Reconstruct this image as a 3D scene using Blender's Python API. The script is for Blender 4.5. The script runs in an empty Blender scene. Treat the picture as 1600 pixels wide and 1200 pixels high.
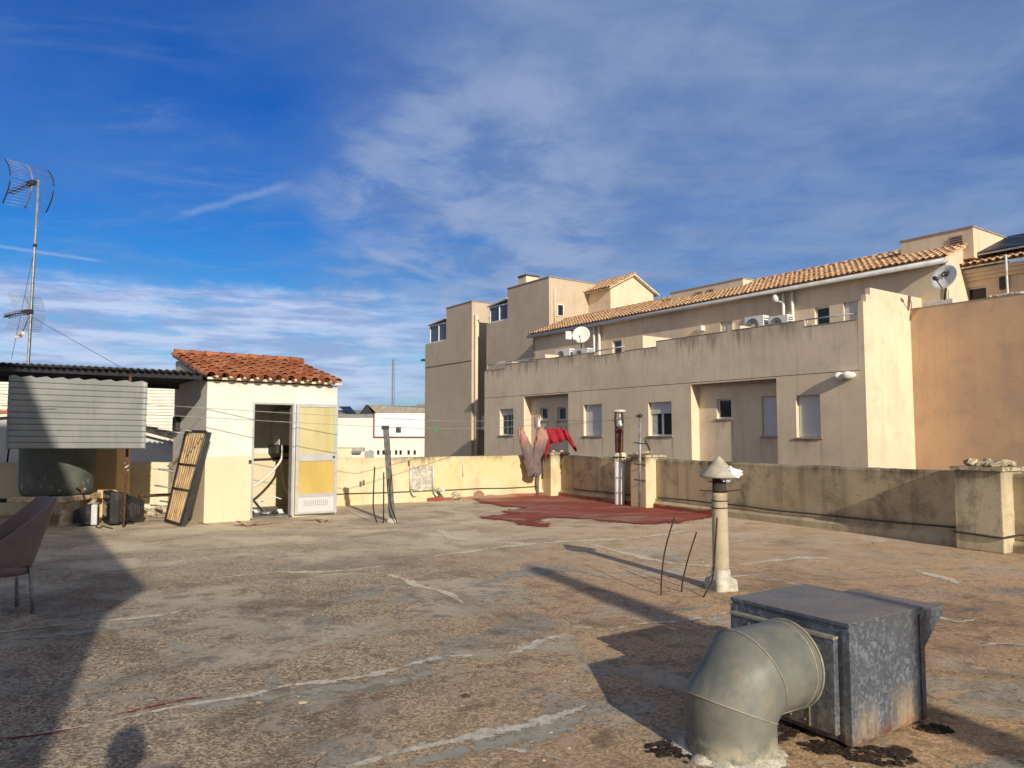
import bpy, bmesh, math, random
from mathutils import Vector, Matrix, noise as mnoise
random.seed(7)
R = math.radians
scene = bpy.context.scene
COL = scene.collection

# ------------------------------------------------------------------ survey helpers
# bearings taken from the photograph: camera 1.5 m above the terrace, pitched up a little
CAMZ = 1.5; FPX = 1160.0; PITCH = math.atan(80 / FPX)
def ray(px, py):
    u = (px - 800) / FPX; v = (600 - py) / FPX
    return Vector((u, math.cos(PITCH) - v * math.sin(PITCH), math.sin(PITCH) + v * math.cos(PITCH)))
def G(px, py, z=0.0):                       # point on a horizontal plane
    r = ray(px, py); k = (z - CAMZ) / r.z
    return Vector((r.x * k, r.y * k, z))
def AY(px, py, Y):                          # point at a given distance ahead
    r = ray(px, py); k = Y / r.y
    return Vector((r.x * k, Y, CAMZ + r.z * k))

# ------------------------------------------------------------------ objects
def tag(o, label=None, cat=None, group=None, kind=None):
    if label: o['label'] = label
    if cat: o['category'] = cat
    if group: o['group'] = group
    if kind: o['kind'] = kind
    return o
def empty(name, loc, label, cat, group=None):
    e = bpy.data.objects.new(name, None); COL.objects.link(e)
    e.location = loc; e.empty_display_size = 0.2
    return tag(e, label, cat, group)
def root_of(o):
    while o.parent: o = o.parent
    return o
class MB:
    def __init__(s): s.v = []; s.f = []; s.sm = []; s.c = []; s.cur = 0.5; s.uv = {}
    def add(s, vs, fs, smooth=False):
        b = len(s.v); s.v += [Vector(p) for p in vs]
        for f in fs:
            s.f.append([b + i for i in f]); s.sm.append(smooth); s.c.append(s.cur)
        return s
    def quad(s, a, b, c, d): return s.add([a, b, c, d], [(0, 1, 2, 3)])
    def hexa(s, p):                          # 8 corners: bottom 4 then top 4
        return s.add(p, [(3, 2, 1, 0), (4, 5, 6, 7), (0, 1, 5, 4), (1, 2, 6, 5), (2, 3, 7, 6), (3, 0, 4, 7)])
    def box(s, c, d, rz=0, M=None):
        x, y, z = d[0] / 2, d[1] / 2, d[2] / 2
        p = [Vector(q) for q in ((-x, -y, -z), (x, -y, -z), (x, y, -z), (-x, y, -z), (-x, -y, z), (x, -y, z), (x, y, z), (-x, y, z))]
        m = M if M else Matrix.Rotation(rz, 3, 'Z')
        return s.hexa([Vector(c) + m @ q for q in p])
    def fbox(s, F, a, b, c):                 # box in a wall frame: along, inward, up
        O, ex, ey = F
        P = lambda i, j, k: O + ex * i + ey * j + Vector((0, 0, k))
        return s.hexa([P(a[0], b[0], c[0]), P(a[1], b[0], c[0]), P(a[1], b[1], c[0]), P(a[0], b[1], c[0]),
                       P(a[0], b[0], c[1]), P(a[1], b[0], c[1]), P(a[1], b[1], c[1]), P(a[0], b[1], c[1])])
    def prism(s, poly, z0, z1):
        n = len(poly)
        vs = [(p[0], p[1], z0) for p in poly] + [(p[0], p[1], z1) for p in poly]
        fs = [tuple(range(n))[::-1], tuple(range(n, 2 * n))] + [(i, (i + 1) % n, n + (i + 1) % n, n + i) for i in range(n)]
        return s.add(vs, fs)
    def extrude(s, pts, d):                  # planar outline pushed along d
        n = len(pts); d = Vector(d); pts = [Vector(p) for p in pts]
        fs = [tuple(range(n))[::-1], tuple(range(n, 2 * n))] + [(i, (i + 1) % n, n + (i + 1) % n, n + i) for i in range(n)]
        return s.add(pts + [p + d for p in pts], fs)
    def tube(s, path, r, n=8, cap=True, smooth=True):
        path = [Vector(p) for p in path]; m = len(path)
        rr = r if isinstance(r, (list, tuple)) else [r] * m
        vs = []; up = None
        for i, p in enumerate(path):
            t = (path[min(i + 1, m - 1)] - path[max(i - 1, 0)])
            if t.length < 1e-9: t = Vector((0, 0, 1))
            t.normalize()
            if up is None:
                up = Vector((0, 0, 1)) if abs(t.z) < 0.9 else Vector((1, 0, 0))
            a = t.cross(up)
            if a.length < 1e-6: a = t.orthogonal()
            a.normalize(); b = a.cross(t); up = b
            for k in range(n):
                q = 2 * math.pi * k / n
                vs.append(p + (a * math.cos(q) + b * math.sin(q)) * rr[i])
        fs = []
        for i in range(m - 1):
            for k in range(n):
                k2 = (k + 1) % n
                fs.append((i * n + k, i * n + k2, (i + 1) * n + k2, (i + 1) * n + k))
        s.add(vs, fs, smooth)
        if cap:
            b = len(s.v) - len(vs)
            s.f.append([b + k for k in range(n)][::-1]); s.sm.append(False); s.c.append(s.cur)
            s.f.append([b + (m - 1) * n + k for k in range(n)]); s.sm.append(False); s.c.append(s.cur)
        return s
    def lathe(s, c, prof, n=24, smooth=True, axis=None):   # prof: (radius, height)
        c = Vector(c); vs = []
        M = axis if axis else Matrix.Identity(3)
        for r, h in prof:
            for k in range(n):
                q = 2 * math.pi * k / n
                vs.append(c + M @ Vector((r * math.cos(q), r * math.sin(q), h)))
        fs = []
        for i in range(len(prof) - 1):
            for k in range(n):
                k2 = (k + 1) % n
                fs.append((i * n + k, i * n + k2, (i + 1) * n + k2, (i + 1) * n + k))
        return s.add(vs, fs, smooth)
    def chunk(s, c, r, seed=0):           # angular broken stone
        rnd = random.Random(seed); bm = bmesh.new()
        for _ in range(11):
            v = Vector((rnd.gauss(0, 1), rnd.gauss(0, 1), rnd.gauss(0, 1))).normalized(); bm.verts.new(Vector((v.x * r[0], v.y * r[1], v.z * r[2])) * rnd.uniform(.75, 1.1))
        bmesh.ops.convex_hull(bm, input=bm.verts[:]); bm.verts.index_update()
        s.add([Vector(c) + v.co for v in bm.verts], [[w.index for w in f.verts] for f in bm.faces]); bm.free(); return s
    def blob(s, c, r, amp=0.3, seed=0, sub=2, fr=1.6):
        bm = bmesh.new(); bmesh.ops.create_icosphere(bm, subdivisions=sub, radius=1)
        vs = []
        for v in bm.verts:
            k = 1 + amp * mnoise.noise(v.co * fr + Vector((seed * 3.1, seed * 1.7, seed)))
            vs.append(Vector(c) + Vector((v.co.x * r[0], v.co.y * r[1], v.co.z * r[2])) * k)
        fs = [[w.index for w in f.verts] for f in bm.faces]; bm.free()
        return s.add(vs, fs, True)
    def build(s, name, mat, parent=None, loc=None, bevel=0, recalc=True, label=None, solid=0):
        me = bpy.data.meshes.new(name)
        if parent is not None: base = root_of(parent).location.copy()
        else: base = Vector(loc) if loc is not None else Vector((0, 0, 0))
        me.from_pydata([p - base for p in s.v], [], s.f)
        me.polygons.foreach_set('use_smooth', s.sm)
        at = me.attributes.new('rnd', 'FLOAT', 'FACE'); at.data.foreach_set('value', s.c)
        if s.uv:
            uvl = me.uv_layers.new(name='UVMap')
            for lp in me.loops:
                uvl.data[lp.index].uv = s.uv.get(lp.vertex_index, (0, 0))
        if recalc:
            bm = bmesh.new(); bm.from_mesh(me); bmesh.ops.recalc_face_normals(bm, faces=bm.faces[:]); bm.to_mesh(me); bm.free()
        me.materials.append(mat)
        o = bpy.data.objects.new(name, me); COL.objects.link(o)
        if parent is not None: o.parent = parent
        else: o.location = base
        if bevel:
            m = o.modifiers.new('Bevel', 'BEVEL'); m.width = bevel; m.segments = 2; m.limit_method = 'ANGLE'
        if solid:
            m = o.modifiers.new('Solid', 'SOLIDIFY'); m.thickness = solid; m.offset = 0
        if label: o['label'] = label
        return o
def catenary(a, b, sag, n=16):
    a = Vector(a); b = Vector(b)
    return [a.lerp(b, i / n) - Vector((0, 0, sag * 4 * (i / n) * (1 - i / n))) for i in range(n + 1)]
def bez(pts, n=8):                           # Catmull-Rom through points
    P = [Vector(p) for p in pts]; P = [P[0] * 2 - P[1]] + P + [P[-1] * 2 - P[-2]]; out = []
    for i in range(1, len(P) - 2):
        for k in range(n):
            t = k / n; a, b, c, d = P[i - 1], P[i], P[i + 1], P[i + 2]
            out.append(0.5 * ((2 * b) + (c - a) * t + (2 * a - 5 * b + 4 * c - d) * t * t + (3 * b - a - 3 * c + d) * t ** 3))
    return out + [P[-2]]

# ------------------------------------------------------------------ materials
class NT:
    def __init__(s, tree):
        s.t = tree; s.n = tree.nodes; s.l = tree.links
    def new(s, ty, **kw):
        n = s.n.new(ty)
        for k, v in kw.items(): setattr(n, k, v)
        return n
    def put(s, sock, v):
        if v is None: return
        if isinstance(v, bpy.types.NodeSocket): s.l.new(v, sock)
        elif isinstance(v, (tuple, list)) and len(v) == 3 and sock.type == 'RGBA': sock.default_value = (*v, 1)
        else: sock.default_value = v
    def pos(s): return s.new('ShaderNodeNewGeometry').outputs['Position']
    def mapv(s, vec, scale=(1, 1, 1), loc=(0, 0, 0), rot=(0, 0, 0)):
        m = s.new('ShaderNodeMapping'); s.put(m.inputs['Vector'], vec)
        m.inputs['Scale'].default_value = scale; m.inputs['Location'].default_value = loc; m.inputs['Rotation'].default_value = rot
        return m.outputs[0]
    def noise(s, vec, scale, detail=4, rough=0.55, dist=0, col=False):
        n = s.new('ShaderNodeTexNoise'); s.put(n.inputs['Vector'], vec)
        n.inputs['Scale'].default_value = scale; n.inputs['Detail'].default_value = detail
        n.inputs['Roughness'].default_value = rough; n.inputs['Distortion'].default_value = dist
        return n.outputs['Color' if col else 'Fac']
    def voro(s, vec, scale, feature='F1', out='Distance', rnd=1.0):
        n = s.new('ShaderNodeTexVoronoi', feature=feature); s.put(n.inputs['Vector'], vec)
        n.inputs['Scale'].default_value = scale; n.inputs['Randomness'].default_value = rnd
        return n.outputs[out]
    def step(s, fac, lo, hi, a=0.0, b=1.0, smooth=True):
        n = s.new('ShaderNodeMapRange', interpolation_type='SMOOTHSTEP' if smooth else 'LINEAR'); s.put(n.inputs[0], fac)
        for i, v in zip((1, 2, 3, 4), (lo, hi, a, b)): s.put(n.inputs[i], v)
        return n.outputs[0]
    def mix(s, fac, a, b, mode='MIX'):
        n = s.new('ShaderNodeMix', data_type='RGBA', blend_type=mode)
        s.put(n.inputs[0], fac); s.put(n.inputs[6], a); s.put(n.inputs[7], b)
        return n.outputs[2]
    def math(s, op, a, b=None, clamp=False):
        n = s.new('ShaderNodeMath', operation=op, use_clamp=clamp); s.put(n.inputs[0], a); s.put(n.inputs[1], b)
        return n.outputs[0]
    def xyz(s, vec):
        n = s.new('ShaderNodeSeparateXYZ'); s.put(n.inputs[0], vec); return n.outputs
    def vmath(s, op, a, b=None):
        n = s.new('ShaderNodeVectorMath', operation=op); s.put(n.inputs[0], a)
        if b is not None: s.put(n.inputs[1], b)
        return n
    def attr(s, name): return s.new('ShaderNodeAttribute', attribute_name=name).outputs['Fac']
    def bump(s, h, strength=0.3, dist=0.01):
        n = s.new('ShaderNodeBump'); s.put(n.inputs['Height'], h)
        n.inputs['Strength'].default_value = strength; n.inputs['Distance'].default_value = dist
        return n.outputs[0]
def material(name, fn, rough=0.85, metal=0.0, spec=0.3):
    m = bpy.data.materials.new(name); m.use_nodes = True
    t = NT(m.node_tree); b = m.node_tree.nodes['Principled BSDF']
    b.inputs['Roughness'].default_value = rough; b.inputs['Metallic'].default_value = metal
    b.inputs['Specular IOR Level'].default_value = spec
    r = fn(t) or {}
    for k, v in r.items(): t.put(b.inputs[k], v)
    return m
def simple(name, col, rough=0.7, metal=0.0, var=0.25, scale=9.0, dirt=None, bump=0.1):
    def fn(t):
        p = t.pos()
        n = t.noise(p, scale, 5)
        c = t.mix(t.step(n, .3, .7), tuple(x * (1 - var) for x in col), tuple(min(1, x * (1 + var)) for x in col))
        if dirt:
            c = t.mix(t.step(t.noise(p, scale * .6, 6, .65), .52, .66, 0, .8), c, dirt)
        return {'Base Color': c, 'Normal': t.bump(t.noise(p, scale * 6, 4), bump, .01)}
    return material(name, fn, rough, metal)
def plaster(name, base, dark, mottle=.5, streak=0.0, top=None, topcol=(.08, .07, .05), lower=None, bump=.25, scale=1.0, base2=None):
    """old render: broad tone changes, mottled dirt, rain streaks hanging below a top edge, optional painted dado"""
    def fn(t):
        p = t.pos(); z = t.xyz(p)[2]
        c = t.mix(t.step(t.noise(p, .55 * scale, 5, .6), .35, .68), base, base2 or tuple(x * .86 for x in base))
        if lower: 
            e = t.math('ADD', z, t.math('MULTIPLY', t.noise(p, 3, 3), .02))
            c = t.mix(t.step(e, lower[0], lower[0] + .02), lower[1], c)
        m1 = t.step(t.noise(p, 2.2 * scale, 8, .68, .4), .47, .72, 0, mottle)
        c = t.mix(m1, c, dark)
        m2 = t.step(t.noise(p, 13 * scale, 6, .7), .55, .75, 0, mottle * .6)
        c = t.mix(m2, c, tuple(x * .6 for x in dark))
        if streak:
            sv = t.noise(t.mapv(p, (3.2, 3.2, .16)), 1.6, 4, .6)
            c = t.mix(t.step(sv, .48, .75, 0, streak), c, dark)
        if top:
            h, depth, amt = top
            sv = t.noise(t.mapv(p, (4, 4, .35)), 1.5, 5, .65)
            near = t.step(z, h - depth, h, 0, 1, False)
            k = t.math('MULTIPLY', t.step(t.math('ADD', t.math('MULTIPLY', near, .55), sv), .72, 1.08, 0, amt), t.step(t.noise(t.mapv(p, (1, 1, .2)), .9, 4, .6), .36, .62, .12, 1))
            c = t.mix(k, c, topcol)
        h = t.math('ADD', t.noise(p, 35, 5, .7), t.math('MULTIPLY', t.noise(p, 4, 3), .8))
        return {'Base Color': c, 'Normal': t.bump(h, bump, .012)}
    return material(name, fn, .92, 0, .15)
M = {}
def floor_fn(t):
    p = t.pos(); x, y, z = t.xyz(p)
    w = t.noise(p, .9, 3, .5, 0, True)
    pw = t.vmath('ADD', p, t.vmath('MULTIPLY', w, (.5, .5, 0)).outputs[0]).outputs[0]
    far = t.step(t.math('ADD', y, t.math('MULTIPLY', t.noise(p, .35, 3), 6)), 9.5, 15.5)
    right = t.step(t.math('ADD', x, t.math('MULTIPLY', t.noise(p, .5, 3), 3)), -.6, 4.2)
    # bare screed, worn coating, stone chips
    screed = t.mix(t.step(t.noise(pw, 1.1, 6, .6), .35, .65), (.52, .475, .385), (.42, .39, .32))
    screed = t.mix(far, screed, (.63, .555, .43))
    speck = t.voro(p, 75, 'F1', 'Color'); sp = t.step(t.math('ADD', t.math('MULTIPLY', t.xyz(speck)[0], .35), t.math('MULTIPLY', t.noise(p, 34, 9, .84), .9)), .42, .84)
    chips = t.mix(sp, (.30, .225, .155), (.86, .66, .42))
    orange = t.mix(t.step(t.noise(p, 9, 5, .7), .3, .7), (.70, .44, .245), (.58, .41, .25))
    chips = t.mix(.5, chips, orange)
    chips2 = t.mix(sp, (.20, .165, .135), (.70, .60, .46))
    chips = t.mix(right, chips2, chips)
    mask = t.step(t.math('ADD', t.noise(pw, .75, 9, .66, .3), t.math('MULTIPLY', right, .06)), .435, .515)
    c = t.mix(mask, screed, chips)
    # flaked grey-green coating left in islands
    isl = t.step(t.noise(pw, 1.3, 9, .66, .5), .555, .585)
    isl = t.math('MULTIPLY', isl, t.step(y, 11, 7))
    c = t.mix(isl, c, t.mix(t.noise(p, 12, 4), (.43, .42, .365), (.345, .34, .30)))
    # pink-brown tint to the right rear
    c = t.mix(t.math('MULTIPLY', t.step(t.noise(p, .42, 5, .6), .42, .62), t.math('MULTIPLY', right, .6)), c, t.mix(t.noise(p, 22, 6, .75), (.30, .205, .155), (.68, .49, .35)))
    # black lichen and grit
    g1 = t.step(t.noise(p, 21, 9, .84), .515, .60)
    zone = t.step(t.noise(pw, 1.3, 7, .66), .40, .60, .06, 1)
    c = t.mix(t.math('MULTIPLY', g1, t.math('MULTIPLY', zone, t.step(far, 0, 1, .82, .5))), c, (.075, .062, .052))
    g2 = t.step(t.noise(t.mapv(p, (1, 1, 1), (7, 3, 0)), 30, 8, .82), .555, .64, 0, .9)
    c = t.mix(g2, c, (.055, .048, .042))
    lt = t.step(t.noise(t.mapv(p, (1, 1, 1), (3, 9, 0)), 24, 8, .82), .57, .66, 0, .85)
    c = t.mix(lt, c, (.60, .53, .40))
    st = t.step(t.noise(pw, .45, 8, .68, .6), .50, .62, 0, .45)
    c = t.mix(st, c, (.13, .105, .082))
    cl = t.step(t.noise(t.mapv(pw, (1, 1, 1), (2, 5, 0)), 4.2, 9, .74, .3), .50, .62, 0, .55)
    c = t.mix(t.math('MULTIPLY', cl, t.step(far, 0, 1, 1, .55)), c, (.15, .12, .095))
    sm = t.step(t.noise(t.mapv(pw, (1, 1, 1), (8, 1, 0)), 3.1, 8, .7, .4), .57, .63, 0, .8)
    c = t.mix(sm, c, t.mix(right, (.44, .40, .33), (.62, .45, .30)))
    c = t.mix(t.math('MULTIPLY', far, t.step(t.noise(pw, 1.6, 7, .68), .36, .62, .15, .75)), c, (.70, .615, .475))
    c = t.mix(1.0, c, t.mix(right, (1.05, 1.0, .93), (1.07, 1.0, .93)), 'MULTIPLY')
    h = t.math('ADD', t.noise(p, 42, 7, .75), t.math('ADD', t.math('MULTIPLY', mask, .25), t.math('MULTIPLY', sp, t.math('MULTIPLY', mask, .5))))
    return {'Base Color': c, 'Normal': t.bump(h, .75, .02)}
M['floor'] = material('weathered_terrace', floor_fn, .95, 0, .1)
def ragged(name, c1, c2, lo=.25, hi=.5, sc=9):
    """patching laid on the terrace; it has worn through along its edges (v across, 0 at centre, 1 at edge)"""
    def fn(t):
        p = t.pos(); uv = t.xyz(t.new('ShaderNodeTexCoord').outputs['UV'])
        n = t.noise(p, sc, 8, .72); n2 = t.noise(p, 1.7, 5, .6)
        c = t.mix(t.step(t.noise(p, 16, 6, .7), .35, .65), c1, c2)
        d = t.math('ADD', t.math('MULTIPLY', uv[1], .5), t.math('SUBTRACT', t.math('MULTIPLY', t.step(n, .33, .67), .62), t.math('MULTIPLY', t.step(n2, .36, .62), .42)))
        return {'Base Color': c, 'Alpha': t.step(d, lo, hi, 1, 0), 'Normal': t.bump(n, .4, .01)}
    return material(name, fn, .92, 0, .1)
M['crack'] = ragged('lime_filler', (.64, .60, .50), (.42, .385, .31), .24, .40)
M['crackfar'] = ragged('dusty_filler', (.72, .64, .48), (.54, .475, .36), .34, .56)
M['tarsmear'] = ragged('tar_smear', (.035, .025, .02), (.07, .045, .032), .12, .34, 11)
M['grit'] = material('stone_grit', lambda t: {'Base Color': t.mix(t.attr('rnd'), (.10, .075, .055), (.52, .42, .31))}, .95)
M['crackgrey'] = ragged('cement_filler', (.36, .34, .28), (.29, .275, .23), .22, .36)
M['crackred'] = ragged('red_filler', (.26, .055, .04), (.19, .05, .04), .20, .32)
M['rededge'] = ragged('thin_red_edge', (.30, .075, .05), (.24, .065, .045), .16, .34, 7)
def red_fn(t):
    p = t.pos(); x, y, z = t.xyz(p)
    c = t.mix(t.step(t.noise(p, 1.4, 6, .6), .35, .65), (.33, .075, .05), (.25, .06, .042))
    dust = t.step(t.noise(t.mapv(p, (.5, 1.3, 1)), .9, 8, .68, .6), .47, .60, 0, .85)
    c = t.mix(dust, c, (.34, .22, .155))
    c = t.mix(t.step(t.noise(p, 18, 6, .7), .6, .72, 0, .5), c, (.12, .045, .035))
    al = t.step(t.noise(t.mapv(p, (.7, 1.3, 1)), 4.5, 9, .78), .60, .66, 1, .12)
    return {'Base Color': c, 'Alpha': al, 'Normal': t.bump(t.noise(p, 20, 5, .7), .4, .012)}
M['red'] = material('red_waterproof_paint', red_fn, .8, 0, .25)
M['parapet'] = plaster('cream_parapet', (.70, .60, .41), (.42, .345, .22), .6, .35, (1.03, .34, .85), (.13, .115, .07), base2=(.72, .57, .30))
M['parapet_old'] = plaster('mouldy_parapet', (.55, .455, .30), (.20, .165, .115), .95, .5, (1.03, .32, .95), (.06, .053, .04), base2=(.40, .325, .215), bump=.5)
M['pillar_old'] = plaster('mouldy_pillar', (.62, .53, .36), (.19, .165, .12), .95, .4, (1.10, .55, .95), (.055, .05, .038), base2=(.46, .39, .27), bump=.5)
M['facade'] = plaster('beige_render', (.79, .64, .485), (.56, .44, .335), .5, .5, (5.15, 1.1, .75), (.13, .115, .095), base2=(.68, .54, .405), bump=.12, scale=.6)
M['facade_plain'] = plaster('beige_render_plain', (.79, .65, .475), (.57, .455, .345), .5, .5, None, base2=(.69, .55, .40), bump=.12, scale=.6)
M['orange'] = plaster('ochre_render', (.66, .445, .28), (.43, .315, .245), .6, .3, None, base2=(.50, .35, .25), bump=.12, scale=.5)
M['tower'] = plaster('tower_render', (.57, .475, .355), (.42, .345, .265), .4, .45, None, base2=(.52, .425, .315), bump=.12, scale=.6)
M['shed'] = plaster('shed_paint', (.74, .73, .68), (.52, .47, .36), .26, .2, (2.5, .3, .5), (.4, .33, .22), (1.13, (.70, .61, .425)), .18, base2=(.70, .69, .64))
M['white_wall'] = plaster('white_wall', (.80, .76, .66), (.5, .45, .36), .25, .25, None, bump=.15, base2=(.76, .71, .60))
M['house_wall'] = plaster('house_wall', (.62, .62, .62), (.42, .42, .42), .2, .2, None, bump=.15)
M['boundary'] = plaster('boundary_paint', (.80, .70, .50), (.40, .32, .22), .3, .25, None, bump=.2)
M['mortar'] = simple('mortar', (.70, .62, .46), .95, 0, .2, 12, (.3, .25, .17), .5)
M['stone'] = simple('broken_stone', (.46, .39, .27), .95, 0, .45, 22, (.10, .085, .06), .8)
M['plaster_white'] = simple('lime_plaster', (.52, .49, .42), .95, 0, .25, 14, (.33, .28, .21), .8)
def tile_fn(cols):
    def fn(t):
        p = t.pos(); r = t.attr('rnd')
        c = t.mix(t.step(r, .0, .5), cols[0], cols[1]); c = t.mix(t.step(r, .5, 1), c, cols[2])
        c = t.mix(t.step(t.noise(p, 9, 7, .7), .5, .68, 0, .65), c, cols[3])
        c = t.mix(t.step(t.noise(p, 26, 5, .7), .58, .7, 0, .6), c, (.09, .05, .035))
        return {'Base Color': c, 'Normal': t.bump(t.noise(p, 40, 5, .7), .35, .01)}
    return fn
M['tile'] = material('terracotta', tile_fn([(.31, .10, .047), (.42, .15, .07), (.50, .215, .11), (.36, .21, .13)]), .85, 0, .2)
M['tile_pale'] = material('pale_terracotta', tile_fn([(.46, .27, .15), (.58, .36, .20), (.66, .44, .26), (.42, .29, .19)]), .88, 0, .2)
M['tile_dark'] = simple('dark_tile', (.07, .055, .05), .9, 0, .4, 8)
def galv_fn(t):
    p = t.pos(); z = t.xyz(p)[2]; nz = t.xyz(t.new('ShaderNodeNewGeometry').outputs['Normal'])[2]
    v = t.xyz(t.voro(p, 110, 'F1', 'Color'))[0]; v2 = t.xyz(t.voro(t.mapv(p, (1, 1, 1), (3, 1, 2)), 48, 'F1', 'Color'))[1]
    c = t.mix(v, (.095, .112, .145), (.19, .215, .26)); c = t.mix(t.step(v2, .55, .95, 0, .65), c, (.30, .34, .395))
    c = t.mix(t.step(t.noise(p, 3.2, 5, .6), .4, .65, 0, .55), c, (.12, .13, .14))
    dust = t.math('MULTIPLY', t.step(nz, .1, .8), t.step(t.noise(p, 2.5, 7, .7), .25, .6, .35, .9))
    c = t.mix(dust, c, (.22, .19, .15))
    rust = t.math('MULTIPLY', t.step(z, .30, .02), t.step(t.noise(t.mapv(p, (1, 1, .35)), 5, 6, .7), .40, .66))
    c = t.mix(rust, c, (.42, .31, .19))
    rst = t.math('MULTIPLY', t.step(z, .10, .0), t.step(t.noise(p, 14, 6, .7), .42, .6))
    c = t.mix(rst, c, (.22, .09, .045))
    met = t.math('SUBTRACT', .55, t.math('MULTIPLY', t.math('ADD', dust, rust, True), .5), True)
    return {'Base Color': c, 'Metallic': met, 'Roughness': t.step(t.noise(p, 8, 4), .3, .7, .42, .62), 'Normal': t.bump(t.noise(p, 4, 3), .22, .035)}
M['galv'] = material('galvanised_sheet', galv_fn, .5, .5, .4)
def duct_fn(t):
    p = t.pos(); z = t.xyz(p)[2]
    c = t.mix(t.step(t.noise(p, 3.5, 6, .65), .35, .65), (.225, .228, .195), (.155, .165, .15))
    c = t.mix(t.step(t.noise(t.mapv(p, (9, 9, 1.2)), 1.2, 5, .65), .5, .7, 0, .5), c, (.30, .26, .18))
    c = t.mix(t.step(t.noise(p, 28, 5, .7), .62, .72, 0, .6), c, (.16, .155, .135))
    c = t.mix(t.math('MULTIPLY', t.step(z, .14, .02), t.step(t.noise(p, 9, 6, .7), .4, .6)), c, (.50, .46, .36))
    return {'Base Color': c, 'Roughness': t.step(t.noise(p, 6, 4), .3, .7, .55, .75), 'Normal': t.bump(t.math('ADD', t.noise(p, 3.2, 3), t.math('MULTIPLY', t.noise(p, 11, 3), .18)), .30, .04)}
M['duct'] = material('dusty_duct', duct_fn, .6, .3, .35)
M['seam'] = simple('sheet_seam', (.34, .325, .26), .6, .3, .2, 20)
M['steel'] = simple('grey_steel', (.34, .35, .36), .5, .5, .25, 14, (.22, .18, .14))
M['rebar'] = simple('rusted_bar', (.045, .028, .022), .9, .1, .4, 30)
M['rust'] = simple('rusty_pole', (.13, .065, .045), .9, .1, .4, 20)
M['black'] = simple('black_plastic', (.022, .022, .024), .55, 0, .3, 14, (.07, .065, .06))
M['silver'] = simple('silver_plastic', (.55, .55, .55), .45, 0, .1, 10)
M['glass_dark'] = simple('dark_glass', (.02, .025, .03), .08, 0, .1, 1, None, 0)
M['glass_blue'] = simple('reflecting_glass', (.06, .09, .13), .06, 0, .1, 1, None, 0)
M['white_frame'] = simple('white_frame', (.74, .74, .72), .5, 0, .05, 6)
M['shutter'] = material('roller_shutter', lambda t: {'Base Color': t.mix(t.step(t.math('FRACT', t.math('MULTIPLY', t.xyz(t.pos())[2], 22.0)), .0, .22), (.38, .375, .37), t.mix(t.noise(t.pos(), 3, 4), (.60, .60, .60), (.68, .67, .65)))}, .6)
M['curtain'] = simple('net_curtain', (.42, .43, .42), .95, 0, .2, 5)
M['sill'] = simple('stone_sill', (.36, .27, .20), .8, 0, .2, 8)
M['joint'] = simple('expansion_joint', (.15, .11, .085), .95)
M['gutter'] = simple('grey_gutter', (.50, .51, .53), .5, .1, .12, 3)
M['pipe_white'] = simple('white_pipe', (.80, .78, .72), .55, 0, .08, 6)
M['pale_metal'] = simple('pale_metal', (.66, .65, .60), .5, .1, .12, 6, (.45, .40, .32))
M['ac_dark'] = simple('grille_dark', (.05, .05, .05), .7)
M['canopy'] = simple('black_corrugated_sheet', (.045, .045, .048), .8, .1, .35, 5, (.10, .085, .07))
def sheet_fn(t):
    p = t.pos()
    c = t.mix(t.step(t.noise(p, 1.6, 5, .6), .35, .65), (.34, .35, .325), (.28, .295, .285))
    c = t.mix(t.step(t.noise(t.mapv(p, (5, 5, .7)), 1.2, 5, .65), .52, .7, 0, .5), c, (.22, .225, .20))
    return {'Base Color': c}
M['sheet'] = material('grey_green_sheet', sheet_fn, .55, .25, .4)
M['sheet_white'] = simple('white_corrugated', (.80, .76, .64), .7, 0, .1, 2)
def tank_fn(t):
    p = t.pos(); z = t.xyz(p)[2]
    c = t.mix(t.step(t.noise(p, 2.6, 6, .65), .35, .65), (.125, .135, .115), (.09, .10, .09))
    k = t.math('MULTIPLY', t.step(z, .95, .5), t.step(t.noise(p, 9, 6, .7), .58, .64))
    return {'Base Color': t.mix(k, c, (.62, .63, .58)), 'Normal': t.bump(t.noise(p, 30, 4), .2, .01)}
M['tank'] = material('green_fibre_cement', tank_fn, .7, 0, .3)
M['fcement'] = plaster('fibre_cement_pipe', (.50, .425, .30), (.27, .21, .14), .6, .7, None, base2=(.40, .34, .245), bump=.3, scale=2.0)
M['cowl'] = simple('cement_cowl', (.42, .38, .305), .9, 0, .18, 12, (.33, .28, .21), .4)
M['soot'] = simple('sooty_pipe', (.06, .045, .035), .9, 0, .4, 10)
M['brown_pipe'] = simple('brown_pipe', (.095, .042, .028), .7, 0, .35, 8)
M['cable'] = simple('old_cable', (.06, .055, .05), .8)
M['wire'] = simple('line_wire', (.30, .30, .30), .6)
M['bag'] = material('plastic_bag', lambda t: {'Base Color': (.86, .87, .90), 'Normal': t.bump(t.noise(t.pos(), 28, 4, .6), .7, .02)}, .35)
M['slat'] = simple('bamboo_slat', (.54, .385, .20), .7, 0, .22, 5, (.30, .18, .08))
M['dark_frame'] = simple('dark_bed_frame', (.045, .045, .05), .5, .3, .3, 14)
M['chair'] = simple('mauve_plastic', (.21, .16, .155), .55, 0, .12, 5, None, .05)
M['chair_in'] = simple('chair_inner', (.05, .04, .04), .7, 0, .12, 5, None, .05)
M['kick'] = material('perforated_aluminium', lambda t: {'Base Color': t.mix(t.step(t.attr('rnd'), .1, .2), (.16, .16, .16), t.mix(t.noise(t.pos(), 6, 4), (.56, .57, .57), (.66, .66, .65)))}, .45, .25)
M['alu'] = simple('aluminium', (.50, .51, .51), .42, .35, .08, 6)
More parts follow.
